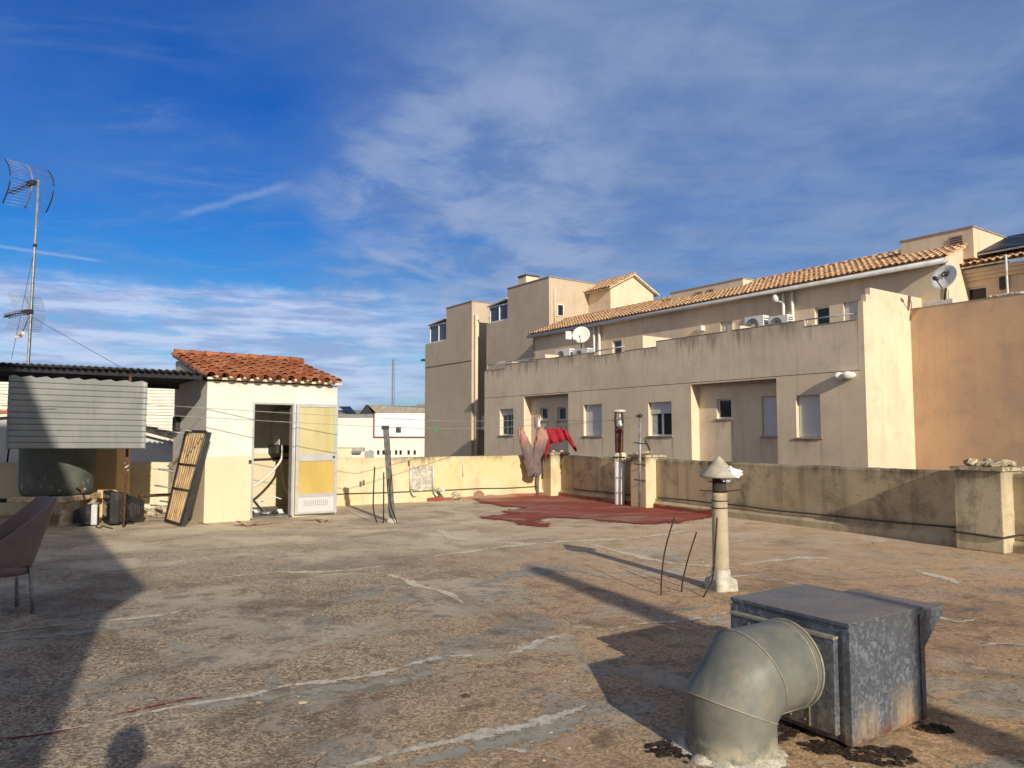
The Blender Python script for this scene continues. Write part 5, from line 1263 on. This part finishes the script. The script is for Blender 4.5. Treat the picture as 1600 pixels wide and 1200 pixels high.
for k in (.4, 2.4): m.tube([SO + e_ * k, SO + e_ * k - Vector((0, 0, .36))], .025, 6)
m.build('frame', M['gutter'], spe)
pp = T(1574, 450, qb + .5)[0]; m = MB(); b0_ = W(FN, pp, qb + .5, 3.6); m.tube([b0_, W(FN, pp, qb + .5, T(1571, 398, qb + .5)[1])], .032, 8)
tag(m.build('pole', M['pale_metal'], loc=b0_), 'slim pale pole standing behind the ochre wall at far right', 'pole')
m = MB(); rnd = random.Random(8)
for i in range(14):
    a = T(1552 + i * 3.6, 460, qb + .25)[0]; m.blob(W(FN, a, qb + .1, zw + .06), (.10, .06, .05), .6, i, 1)
tag(m.build('gravel_row', M['plaster_white'], loc=W(FN, pp, qb, zw + .03)), 'row of pale stones along the top of the ochre wall', 'stones', None, 'stuff')
m = MB(); h = hole(1563, 433, 1576, 452, DH); m.fbox(FH, (-h[1], -h[0]), (DH - .09, DH), (h[2], h[3])); mo = m.build('vent', M['ac_dark'], bh)
c_ = MB(); c_.fbox(FQ, (.3, 1.2), (.22, .7), (zw - .3, zw + .22)); tag(c_.build('storage_box', M['pale_metal'], loc=W(FQ, .7, .4, zw - .3), bevel=.02), 'pale box peeping over the left end of the ochre wall', 'box')
# ------------------------------------------------------------------ things fixed to the flats
def dish(name, c, r, facing, label, mark=False):
    e = empty(name, c, label, 'satellite dish', 'satellite dishes'); n_ = Vector(facing).normalized(); u_ = Vector((0, 0, 1)).cross(n_).normalized(); v_ = n_.cross(u_); Mx = Matrix((u_, v_, n_)).transposed()
    m = MB(); m.lathe(c, [(0, -.16 * r), (.4 * r, -.13 * r), (.75 * r, -.06 * r), (r, .04 * r), (r * 1.02, .03 * r), (.75 * r, -.09 * r), (0, -.2 * r)], 32, axis=Mx); dd = m.build('reflector', M['dish'], e)
    m = MB(); f_ = c + n_ * r * 1.05 - v_ * r * .55; m.tube([c - v_ * r * .95, f_], .018, 6); m.build('arm', M['dark_frame'], e)
    m = MB(); m.box(f_, (.09, .09, .12), M=Mx); m.tube([f_, f_ - n_ * .14], .04, 8); m.build('receiver', M['dish'] if not mark else M['dark_frame'], e)
    m = MB(); m.tube([c - n_ * .18 * r, c - n_ * .45 * r - v_ * .1, c - n_ * .45 * r - v_ * r * 1.7], .03, 8); m.build('mount', M['dark_frame'], e)
    if mark:
        cu = bpy.data.curves.new('mark', 'FONT'); cu.body = 'G/'; cu.size = r * .55; cu.align_x = 'CENTER'; cu.align_y = 'CENTER'; cu.extrude = .004; cu.offset = .012
        to = bpy.data.objects.new('mark', cu); COL.objects.link(to); dg = bpy.context.evaluated_depsgraph_get(); me = bpy.data.meshes.new_from_object(to.evaluated_get(dg)); bpy.data.objects.remove(to)
        for v in me.vertices:
            p = Vector((v.co.x, v.co.y, 0)); rr = min(1, (p + Vector((0, .3 * r, 0))).length / r)
            v.co = Mx @ (Vector((p.x, p.y + r * .25, -.16 * r + .165 * r * rr * rr + .035 + v.co.z)))
        me.materials.append(M['ac_dark']); mo = bpy.data.objects.new('mark', me); COL.objects.link(mo); mo.parent = dd
a, z = T(1475, 433, 2.5); dish('satellite_dish', W(FN, a, 2.5, z), .40, (-.86, -.48, .30), 'large satellite dish with a dark letter mark at the ochre wall end', True)
a, z = T(908, 523, 1.6); dish('satellite_dish', W(FN, a, 1.6, z), .42, (-.25, -.92, .30), 'plain white satellite dish on the far left roof terrace')
m = MB(); a, z = T(888, 524, 2.2); p = W(FN, a, 2.2, z); m.box(p, (.32, .08, .40), .4); m.tube([p, p + en * 1.0], .03, 6); tag(m.build('wall_lamp', M['dish'], loc=p), 'small white lamp left of the plain satellite dish', 'lamp')
def ac(px0, py0, px1, py1, D, label, fan=True):
    h = hole(px0, py0, px1, py1, D); e = empty('air_conditioner', W(FN, (h[0] + h[1]) / 2, D, h[2]), label, 'air conditioner', 'air conditioning units on the roof terraces')
    m = MB(); m.fbox(FN, (h[0], h[1]), (D, D + .33), (h[2], h[3])); m.build('casing', M['white_frame'], e, bevel=.015)
    m = MB(); r_ = min(h[1] - h[0], h[3] - h[2]) * .40; c_ = W(FN, h[0] * .42 + h[1] * .58, D - .004, (h[2] + h[3]) / 2); m.lathe(c_, [(0, .012), (r_, .012), (r_, 0)], 20, axis=Matrix((ef, Vector((0, 0, 1)), -en)).transposed()); fo = m.build('fan_grille', M['ac_dark'], e)
    m = MB()
    for k in range(4): m.lathe(c_ - en * .016, [(r_ * (k + .6) / 4, .0), (r_ * (k + .8) / 4, .004)], 20, axis=Matrix((ef, Vector((0, 0, 1)), -en)).transposed())
    m.build('guard', M['white_frame'], fo)
    m = MB()
    for k in range(7): z_ = h[2] + (h[3] - h[2]) * (k + .7) / 8; m.fbox(FN, (h[1] + .001, h[1] + .006), (D + .03, D + .30), (z_ - .02, z_ + .01)) if False else m.fbox(FN, (h[0] - .006, h[0] - .001), (D + .03, D + .30), (z_ - .018, z_ + .014))
    m.build('side_grille', M['ac_dark'], e)
ac(1163, 494, 1193, 524, 1.0, 'left air conditioner of the nearer pair on the terrace wall right of the flue'); ac(1200, 493, 1231, 519, 1.0, 'right air conditioner of the nearer pair below the white downpipes')
ac(866, 546, 890, 566, 1.0, 'left air conditioner of the far pair under the plain satellite dish'); ac(895, 545, 918, 562, 1.0, 'right air conditioner of the far pair under the plain satellite dish')
m = MB(); a, z = T(1318, 587, -.12); p = W(FN, a, -.13, z); m.blob(p + ef * .13, (.17, .13, .12), .12, 1, 3); m.blob(p - ef * .17, (.20, .14, .12), .12, 2, 3)
fe = empty('floodlight', p, 'pair of white oval floodlights on the beige wall above the shuttered window', 'floodlight'); m.build('lamp_head', M['dish'], fe)
m = MB(); m.fbox((p, ef, en), (-.12, .08), (.03, .128), (-.07, .05)); m.build('bracket', M['gutter'], fe)
m = MB(); a, z = T(1212, 466, DU - .25); p = W(FN, a, DU - .25, z); m.blob(p, (.14, .12, .18), .15, 5, 2); m.tube([p - ef * .12 - Vector((0, 0, .15)), p - ef * .3 + en * .2 - Vector((0, 0, .2))], .04, 6); tag(m.build('wall_lamp', M['dish'], loc=p), 'small white lamp beside the twin white downpipes', 'lamp')
m = MB(); a, z = T(1096, 513, DU - .1); p = W(FN, a, DU - .1, z); m.box(p, (.26, .2, .22), .6); tag(m.build('wall_lamp', M['pale_metal'], loc=p), 'small square lamp on the upper wall left of the shuttered door', 'lamp')
def rail(x0, y0, x1, y1, label):
    m = MB(); a, z = T(x0, y0, .06); b2, z2 = T(x1, y1, .06); m.tube([W(FN, a, .06, z), W(FN, b2, .06, z2)], .025, 6); m.tube([W(FN, a, .06, z), W(FN, a, .06, z - .25)], .02, 6); tag(m.build('handrail', M['gutter'], loc=W(FN, a, .06, z)), label, 'handrail', 'metal rails in the parapet notches')
rail(1258, 500, 1338, 489, 'long grey rail across the parapet notch near the building end'); rail(930, 549, 976, 541, 'short grey rail across the parapet notch in the middle'); rail(762, 571, 789, 565, 'short rail in the notch at the far left end of the parapet')
m = MB()
for k in range(7): a0_ = W(FN, T(772 + k * 9, 553, 1.2)[0], .7, 5.32); m.tube([a0_, a0_ + en * 1.2 + Vector((0, 0, .05))], .012, 5)
a0_ = W(FN, T(770, 553, .7)[0], .7, 5.32); a1_ = W(FN, T(836, 553, .7)[0], .7, 5.34)
for o_ in (0, 1.2): m.tube([a0_ + en * o_, a1_ + en * o_], .016, 5)
for s_ in (a0_, a1_): m.tube([s_, s_ + en * .6 + Vector((0, 0, -1.6))], .016, 5)
tag(m.build('drying_rack', M['steel'], loc=a0_ - Vector((0, 0, 1.6))), 'folding clothes drying rack on the far left roof terrace', 'drying rack')
# ------------------------------------------------------------------ stair towers at the far end
tb = empty('apartment_building', W(FN, 24, 5, -9), 'tall beige tower block with a stepped top and corner window behind the tiled roof', 'building')
DB = 5.0
def zT(px, py, D): return T(px, py, D)[1]
aR = T(858, 500, DB)[0]; aS = T(793, 500, DB)[0]; aL = T(760, 550, DB)[0]
z1_ = zT(858, 433, DB); z2_ = zT(776, 503, DB); z0_ = zT(800, 449, DB)
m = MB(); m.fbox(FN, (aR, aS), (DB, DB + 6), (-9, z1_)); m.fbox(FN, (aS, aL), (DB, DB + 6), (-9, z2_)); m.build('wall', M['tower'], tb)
m = MB(); m.fbox(FN, (aR - .04, aS + .04), (DB - .04, DB + 6.04), (z1_ + .001, z1_ + .06)); m.build('coping', M['sill'], tb)
ch_a, ch_b = T(824, 440, DB + .6)[0], T(812, 440, DB + .6)[0]; m = MB(); m.fbox(FN, (ch_a, ch_b), (DB + .5, DB + 1.5), (z1_ - .5, zT(818, 432, DB + .5))); cb = m.build('chimney_block', M['facade_plain'], tb)
m = MB(); m.fbox(FN, (ch_a - .03, ch_b + .03), (DB + .46, DB + 1.54), (zT(818, 432, DB + .5) + .001, zT(818, 432, DB + .5) + .10)); m.build('cap', M['tile_dark'], cb)
zg = zT(778, 476, DB)
def corner_window(root, a0_, a1_, zb_, zt_, D):
    m = MB(); m.fbox(FN, (a0_, a1_ - .1), (D + .15, D + 3), (zb_, zt_)); gl = m.build('glazed_box', M['glass_blue'], root)
    m = MB(); n_ = 2
    for k in range(n_ + 1): aa = a0_ + (a1_ - .1 - a0_) * k / n_; m.fbox(FN, (aa - .04, aa + .04), (D + .09, D + .15), (zb_, zt_))
    m.fbox(FN, (a0_ + .04, a1_ - .14), (D + .10, D + .148), (zb_, zb_ + .09)); m.fbox(FN, (a0_ + .04, a1_ - .14), (D + .10, D + .148), (zt_ - .09, zt_))
    m.fbox(FN, (a1_ - .098, a1_ - .04), (D + .16, D + .24), (zb_, zt_)); m.build('glazing_frame', M['white_frame'], gl)
    P_ = [W(FN, a0_, D - .05, zt_ + .10), W(FN, a1_ + .05, D - .05, zt_ - .12), W(FN, a1_ + .05, D + 3, zt_ - .12), W(FN, a0_, D + 3, zt_ + .10)]
    m = MB(); m.hexa([p + Vector((0, 0, .12)) for p in P_] + [p + Vector((0, 0, .20)) for p in P_]); m.build('box_roof', M['white_frame'], gl)
corner_window(tb, aS + .01, aL - .15, z2_ + .01, zg, DB)
# right hand face: slim window, pipe
FE = (W(FN, aR, DB, 0), en, ef)
sa, sz0 = PF(FE, 870, 494); sb_, sz1 = PF(FE, 880, 476); window(tb, FE, (sa, sb_, sz0, sz1, 0, .0), -.005, 'plain', False)
pa_, pz_ = PF(FE, 866, 450); m = MB(); m.tube([W(FE, pa_, -.06, z1_ - 3), W(FE, pa_, -.06, pz_)], .06, 8); m.build('downpipe', M['facade_plain'], tb)
ba_, _ = PF(FE, 862, 500); bb_, bz = PF(FE, 905, 495); m = MB(); m.fbox(FN, (aR - 1.3, aR - .002), (DB + .8, DB + 3.2), (5, PF(FE, 880, 492)[1] - .5)); m.build('balcony', M['tower'], tb)
# gabled stair head
gt_ = empty('stair_tower', W(FN, 21, 8, 5), 'small gabled stair head with a tiled roof behind the long roof', 'building')
DG = 8.0; g0_ = T(954, 470, DG)[0]; g1_ = T(912, 470, DG)[0]; zE = zT(954, 449, DG); wG = 3.45
FG = (W(FN, g0_, DG, 0), en, ef); apx = PF(FG, 987, 431); wG = PF(FG, 1021, 470)[0]
m = MB(); m.extrude([W(FG, 0, 0, 4), W(FG, wG, 0, 4), W(FG, wG, 0, zE), W(FG, wG / 2, 0, apx[1]), W(FG, 0, 0, zE)], ef * (g1_ - g0_)); m.build('wall', M['facade_plain'], gt_)
rise = apx[1] - zE; oh = .28; rg_ = MB()
for sg in (0, 1):
    e0 = W(FG, -oh if sg == 0 else wG + oh, -.25, zE - rise * oh / (wG / 2)); e1_ = W(FG, wG / 2, -.25, apx[1]); L_ = ef * (g1_ - g0_ + .5)
    rg_.hexa([p + Vector((0, 0, .012)) for p in (e0, e1_, e1_ + L_, e0 + L_)] + [p + Vector((0, 0, .10)) for p in (e0, e1_, e1_ + L_, e0 + L_)])
ro_ = rg_.build('roof', M['mortar'], gt_)
tl = MB(); e0 = W(FG, -oh, -.25, zE - rise * oh / (wG / 2) + .11); sl_v = (W(FG, wG / 2, -.25, apx[1] + .11) - e0); tiles(tl, e0 - sl_v.normalized() * .05, ef, sl_v.normalized(), g1_ - g0_ + .45, sl_v.length + .05, .22, .36, .09, 21, 5); tl.build('roof_tiles', M['tile_pale'], ro_)
# far block
tc = empty('apartment_building', W(FN, 34, 5, -9), 'farthest beige block with corner glazing and a pale pipe down its side', 'building')
cR = T(737, 560, DB)[0]; cM = T(697, 560, DB)[0]; cL = T(664, 600, DB)[0]; zc1 = zT(737, 471, DB); zc2 = zT(680, 535, DB)
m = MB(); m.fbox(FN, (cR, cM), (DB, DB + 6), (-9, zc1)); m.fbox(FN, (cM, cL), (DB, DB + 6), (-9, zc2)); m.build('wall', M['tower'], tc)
m = MB(); m.fbox(FN, (cR - .04, cM + .04), (DB - .04, DB + 6.04), (zc1 + .001, zc1 + .06)); m.build('coping', M['sill'], tc)
corner_window(tc, cM + .01, T(669, 520, DB)[0], zc2 + .01, zT(690, 504, DB), DB)
m = MB(); m.fbox(FN, (cR + .01, cL - .02), (DB - .012, DB - .002), (zT(700, 570, DB), zT(700, 570, DB) + .07)); m.build('joint', M['joint'], tc)
m = MB(); m.fbox(FN, (cL - .02, cL + .5), (DB - .1, DB + 3), (zc2 - 1.2, zc2 - 1.08)); m.build('eave', M['tile_dark'], tc)
FC = (W(FN, cR, DB, 0), en, ef); pa_, _ = PF(FC, 743, 560); m = MB(); m.tube([W(FC, .30, -.16, -2), W(FC, .30, -.16, zc1 - .9)], .15, 12); m.build('downpipe', M['facade_plain'], tc)
m = MB(); m.fbox(FN, (T(757, 600, DB + 2.4)[0] - 2, cR), (DB + 2.0, DB + 5.0), (-9, zT(748, 508, DB + 2.4))); m.build('link_wall', M['tower'], tc)
m = MB(); m.fbox(FN, (cR - .9, cR - .004), (DB + .7, DB + 1.6), (1.8, 2.8)); tag(m.build('water_meter_box', M['white_frame'], loc=W(FN, cR - .5, DB + 1, 1.8)), 'pale box in the gap between the two far blocks', 'box')
# ------------------------------------------------------------------ far warehouses and mast
Yw = 165.0; SW_ = Yw / 72
def FW(px, py, Y=Yw): return AY(px, py, Y)
wa = empty('warehouse', (-12, Yw, -9), 'far white warehouse with solar panels, dark gable and a big blank white panel', 'building')
zl = FW(550, 653).z; xl = -60.0; xm = FW(586.5, 650).x; xr = 5.0; zr_ = FW(620, 645).z
m = MB(); m.prism([(xl, Yw), (xr, Yw), (xr, Yw + 45), (xl, Yw + 45)], -9, zl); m.build('wall', M['far_white'], wa)
m = MB(); m.prism([(xl, Yw - .05), (xm, Yw - .05), (xm, Yw + .4), (xl, Yw + .4)], zl + .002, FW(550, 647).z); m.build('parapet', M['metal_grey'], wa)
m = MB(); zp0, zp1 = FW(620, 682).z, FW(620, 646).z; m.prism([(xm, Yw - .6), (xr, Yw - .6), (xr, Yw - .002), (xm, Yw - .002)], zp0, zp1); pnl = m.build('blank_panel', M['far_panel'], wa)
m = MB(); m.prism([(xm - .2, Yw - .7), (xm - .002, Yw - .7), (xm - .002, Yw), (xm - .2, Yw)], zp0 - .1, zp1 + .1); m.prism([(xm - .001, Yw - .7), (xr, Yw - .7), (xr, Yw - .002), (xm - .001, Yw - .002)], zp0 - .1, zp0 - .002); m.build('panel_trim', M['far_red'], pnl)
for px in (579, 591, 599.3, 609, 619, 626, 638.5, 648):
    a = FW(px - 1.8, 703.5); b_ = FW(px + 1.8, 710.5); m = MB(); m.prism([(a.x, Yw - .012), (b_.x, Yw - .012), (b_.x, Yw - .002), (a.x, Yw - .002)], b_.z, a.z); m.build('window', M['glass_dark'], wa)
# roofs: brown roof sloping to the front right, dark gable, grey bay on the left
zap = FW(571, 632).z; xg0, xg1 = FW(557, 648).x, FW(586, 649).x; xap = FW(571, 632).x; zgb = FW(571, 647.5).z
m = MB(); m.extrude([(xg0, Yw + .6, zgb - .6), (xg1, Yw + .6, zgb - .6), (xap, Yw + .6, zap)], (0, 26, 0)); m.build('gable', M['dark_gable'], wa)
m = MB(); m.extrude([(xap + .5, Yw + 1.4, zap - .1), (xg1 + .3, Yw + .5, zp1 + .05), (xr, Yw + .5, zp1 + .05), (xr, Yw + 16, zap - .25), (xap + .6, Yw + 16, zap - .22)], (0, 0, -.12)); m.build('roof', M['metal_roof'], wa)
m = MB(); m.extrude([(xl, Yw + .5, zgb), (xg0, Yw + .5, zgb), (xap - .8, Yw + 20, zap - .55), (xl, Yw + 20, zap - .55)], (0, 0, -.1)); rl_ = m.build('roof', M['metal_roof'], wa)
m = MB(); s0_, s1_ = FW(543, 648).x, FW(556, 648).x; q0_, q1_ = FW(529, 635.5).x, FW(547, 635.5).x
zq0 = FW(548, 646.5).z; zq1 = FW(538, 635.5, Yw + 16).z; k7 = (Yw + 16) / Yw
m.hexa([(s0_, Yw + .7, zq0), (s1_, Yw + .7, zq0), (q1_ * k7, Yw + 16, zq1), (q0_ * k7, Yw + 16, zq1), (s0_, Yw + .7, zq0 + .08), (s1_, Yw + .7, zq0 + .08), (q1_ * k7, Yw + 16, zq1 + .08), (q0_ * k7, Yw + 16, zq1 + .08)])
tag(m.build('solar_array', M['solar'], loc=(s0_, Yw + .7, zq0)), 'distant black solar panels on the warehouse roof right of the shed', 'solar panel')
m = MB(); p = FW(658, 631.5, Yw + 20); m.prism([(p.x - 1, Yw + 19), (8, Yw + 19), (8, Yw + 30), (p.x - 1, Yw + 30)], 0, p.z); m.build('rear_wall', M['metal_grey'], wa)
m = MB(); a = FW(500, 705, 55); b_ = FW(549.5, 710, 55); m.prism([(a.x, 55), (b_.x, 55), (b_.x, 60), (a.x, 60)], -9, a.z + .2); oh_ = m.build('outbuilding', M['boundary'], loc=((a.x + b_.x) / 2, 57, -9)); tag(oh_, 'low cream outbuilding roof edge just above the parapet beside the door', 'building')
m = MB(); m.prism([(b_.x, 55.2), (b_.x + .9, 55.2), (b_.x + .9, 59), (b_.x, 59)], -9, a.z - .05); m.build('annex', M['far_white'], oh_)
m = MB(); c0_ = FW(549.5, 704.5, 54.9); c1_ = FW(563, 708.5, 54.9); m.prism([(c0_.x, 54.9), (c1_.x, 54.9), (c1_.x, 55.19), (c0_.x, 55.19)], c1_.z, c0_.z); m.build('dark_opening', M['metal_grey'], oh_)
Yt = 260.0; tp0 = AY(614, 640, Yt); ztop = AY(614, 560, Yt).z; w_ = .55
lm = empty('lattice_mast', (tp0.x, Yt, -9), 'thin distant lattice mast rising behind the warehouse', 'mast')
m = MB(); cs = [(tp0.x + w_ * math.cos(a), Yt + w_ * math.sin(a)) for a in (.5, 2.6, 4.7)]
for x_, y_ in cs: m.tube([(x_, y_, -9), (x_, y_, ztop)], .08, 5)
m.build('leg', M['metal_grey'], lm); m = MB(); z_ = -9; i = 0
while z_ < ztop - 1.6:
    for k in range(3): a = cs[k]; b_ = cs[(k + 1) % 3]; m.tube([(*a, z_), (*b_, z_ + 1.6)], .045, 4); m.tube([(*b_, z_ + 1.6), (*a, z_ + 1.6)], .04, 4)
    z_ += 1.6
m.build('bracing', M['metal_grey'], lm)
# neighbours on the left
hsn = empty('house', (-9, 19, -9), 'low neighbouring house with a shaded grey wall and dark tiled verge behind the tank', 'house')
Yn = 17.2; ap = Vector((-10.4, Yn, 2.0)); l_ = Vector((-14, Yn, 1.72)); r_ = Vector((-6.2, Yn, .92)); sv = AY(228, 682, Yn)
m = MB(); m.extrude([(l_.x, Yn, -9), (r_.x, Yn, -9), r_, ap, l_], (0, .45, 0)); m.build('wall', M['house_wall'], hsn)
for a, b_ in ((ap, r_), (ap, l_)):
    m = MB(); Q = [a + Vector((0, -.15, .02)), b_ + Vector((0, -.15, .02)), b_ + Vector((0, .55, .02)), a + Vector((0, .55, .02))]; m.hexa(Q + [p + Vector((0, 0, .07)) for p in Q]); ro_ = m.build('roof', M['white_wall'], hsn)
    m = MB(); n_ = 15
    for k in range(n_):
        p = a.lerp(b_, k / n_); q = a.lerp(b_, (k + .98) / n_); m.hexa([p + Vector((0, -.17, .092)), q + Vector((0, -.17, .092)), q + Vector((0, .55, .092)), p + Vector((0, .55, .092)), p + Vector((0, -.17, .15)), q + Vector((0, -.17, .19)), q + Vector((0, .55, .19)), p + Vector((0, .55, .15))])
    m.build('roof_tiles', M['tile_dark'] if b_ is r_ else M['tile'], ro_)
Ys = 25.0; m = MB(); n_ = 170; zt_, zb_ = 3.55, -2.0; vs = []; X0, X1 = AY(-40, 600, Ys).x, AY(330, 600, Ys).x
for i in range(n_ * 3 + 1):
    z_ = zb_ + (zt_ - zb_) * i / (n_ * 3); y_ = Ys + .022 * math.sin(2 * math.pi * z_ / .105)
    vs += [(X0, y_, z_), (X1, y_, z_)]
m.add(vs, [(i * 2, i * 2 + 1, i * 2 + 3, i * 2 + 2) for i in range(n_ * 3)], True); ms = empty('metal_shed', (-13, Ys, -9), 'sunlit white corrugated wall of a building beyond the canopy', 'building'); m.build('corrugated_wall', M['sheet_white'], ms, recalc=False)
m = MB(); m.prism([(X0, Ys + .05), (X1, Ys + .05), (X1, Ys + 8), (X0, Ys + 8)], -9, 3.4); m.build('frame', M['metal_grey'], ms)
# ------------------------------------------------------------------ behind the camera: the stair house, a chimney and the photographer, seen by their shadows
sunb = Vector((math.sin(SUN_AZ), -math.cos(SUN_AZ), math.tan(SUN_EL)))
yc = -2.6; 
def back(p, y=yc): k = (y - p.y) / sunb.y; return p + sunb * k
e2 = back(G(165, 962)); e3 = back(G(231, 920)); e4 = back(G(150, 836)); e5 = back(AY(89, 702, 11.93)); e6 = back(AY(42, 588, 11.93))
o_ = Vector((0, yc, 0))
ol = [Vector((e2.x, yc, 0)), Vector((e2.x, yc, e2.z)), Vector((e3.x, yc, e3.z)), Vector((e4.x, yc, e4.z)), Vector((e5.x, yc, e5.z)), Vector((e6.x, yc, e6.z)), Vector((e6.x - 1.2, yc, e6.z + 1.6)), Vector((-9, yc, e6.z + 1.6)), Vector((-9, yc, 0))]
sh_ = empty('stair_house', (-4, yc - 2, 0), 'tall stair house behind the photographer whose shadow lies over the left of the terrace', 'building')
m = MB(); m.extrude(ol, (0, -3.0, 0)); m.build('wall', M['facade_plain'], sh_)
m = MB(); cxy = G(840, 890) + Vector((math.sin(SUN_AZ), -math.cos(SUN_AZ), 0)) * 15; hc = 15 * math.tan(SUN_EL)
chm = empty('chimney', (cxy.x, cxy.y, 0), 'slim chimney pipe outside the frame whose shadow crosses the terrace behind the box', 'chimney')
m.lathe((cxy.x, cxy.y, 0), [(.17, 0), (.17, hc - .5), (.13, hc - .5), (.13, hc - .15)], 16); m.build('pipe', M['fcement'], chm)
m = MB(); m.lathe((cxy.x, cxy.y, 0), [(.09, hc - .4), (.09, hc - .05), (.17, hc - .07), (.02, hc + .12)], 16); m.build('cowl', M['cowl'], chm)
hp_ = back(G(199, 1172), -.30)
def skin_body(name, joints, edges, mat, parent, sub=2):
    me = bpy.data.meshes.new(name); base = root_of(parent).location
    me.from_pydata([Vector(j[0]) - base for j in joints], edges, []); me.materials.append(mat); o = bpy.data.objects.new(name, me); COL.objects.link(o); o.parent = parent
    md = o.modifiers.new('Skin', 'SKIN'); md.use_smooth_shade = True
    for v, j in zip(me.skin_vertices[0].data, joints): v.radius = j[1] if isinstance(j[1], tuple) else (j[1], j[1])
    me.skin_vertices[0].data[0].use_root = True
    s_ = o.modifiers.new('Sub', 'SUBSURF'); s_.levels = sub; s_.render_levels = sub
    return o
hx, hy, hz = hp_.x, -.30, hp_.z; sc = hz / 1.60
pe = empty('person', (hx, hy - .05, 0), 'person in dark clothes holding up a phone, seen only by the head shadow', 'person')
Pn = lambda x, y, z: (hx + x, hy - .05 + y, z * sc)
J = [(Pn(0, 0, .93), (.155, .11)), (Pn(0, 0, 1.10), (.14, .10)), (Pn(0, 0, 1.28), (.17, .11)), (Pn(0, .0, 1.385), (.10, .08)), (Pn(0, .01, 1.44), (.055, .055)),
     (Pn(.17, 0, 1.36), .06), (Pn(.24, .04, 1.16), .045), (Pn(.14, .17, 1.30), .036), (Pn(-.17, 0, 1.36), .06), (Pn(-.24, .04, 1.16), .045), (Pn(-.10, .17, 1.30), .036),
     (Pn(.09, 0, .86), .085), (Pn(.10, .01, .48), .062), (Pn(.10, -.01, .09), .042), (Pn(.11, .13, .035), .035), (Pn(-.09, 0, .86), .085), (Pn(-.10, .01, .48), .062), (Pn(-.10, -.01, .09), .042), (Pn(-.11, .13, .035), .035)]
E = [(0, 1), (1, 2), (2, 3), (3, 4), (2, 5), (5, 6), (6, 7), (2, 8), (8, 9), (9, 10), (0, 11), (11, 12), (12, 13), (13, 14), (0, 15), (15, 16), (16, 17), (17, 18)]
skin_body('body', J, E, M['shirt'], pe)
m = MB(); m.blob((hx, hy, hz - .01), (.078, .095, .115), .06, 1, 4); m.blob((hx, hy + .10, hz - .02), (.014, .02, .022), 0, 1, 2)
for s_ in (-1, 1): m.blob((hx + .08 * s_, hy - .01, hz - .01), (.012, .022, .03), 0, 1, 2)
m.tube([(hx, hy - .04, hz - .20), (hx, hy - .01, hz - .09)], .05, 12); m.build('head', M['skin'], pe)
m = MB(); m.blob((hx, hy - .022, hz + .025), (.088, .095, .105), .1, 6, 3); m.build('hair', M['hair'], pe)
for s_ in (-1, 1):
    w_0 = Vector(Pn(.14 if s_ > 0 else -.10, .17, 1.30)); tgt = Vector((.045 * s_, -.035, CAMZ - .05)); m = MB(); pc_ = w_0.lerp(tgt, .75)
    m.tube([w_0, pc_, tgt], [.032, .036, .02], 10)
    for k in range(4): b0_ = pc_.lerp(tgt, .4 + .2 * k); m.tube([b0_ + Vector((0, -.0, 0)), b0_ + Vector((-.02 * s_, .012, .02 + .01 * k)), b0_ + Vector((-.035 * s_, .004, .03 + .01 * k))], .0075, 6)
    m.tube([pc_, pc_ + Vector((-.02 * s_, -.03, .03)), pc_ + Vector((-.03 * s_, -.03, .05))], .010, 6); m.build('hand', M['skin'], pe)
m = MB(); m.box((.0, -.045, CAMZ - .02), (.16, .009, .075)); tag(m.build('phone', M['black'], loc=(0, -.045, CAMZ - .06), bevel=.003), 'dark phone held level in both hands of the photographer', 'phone')
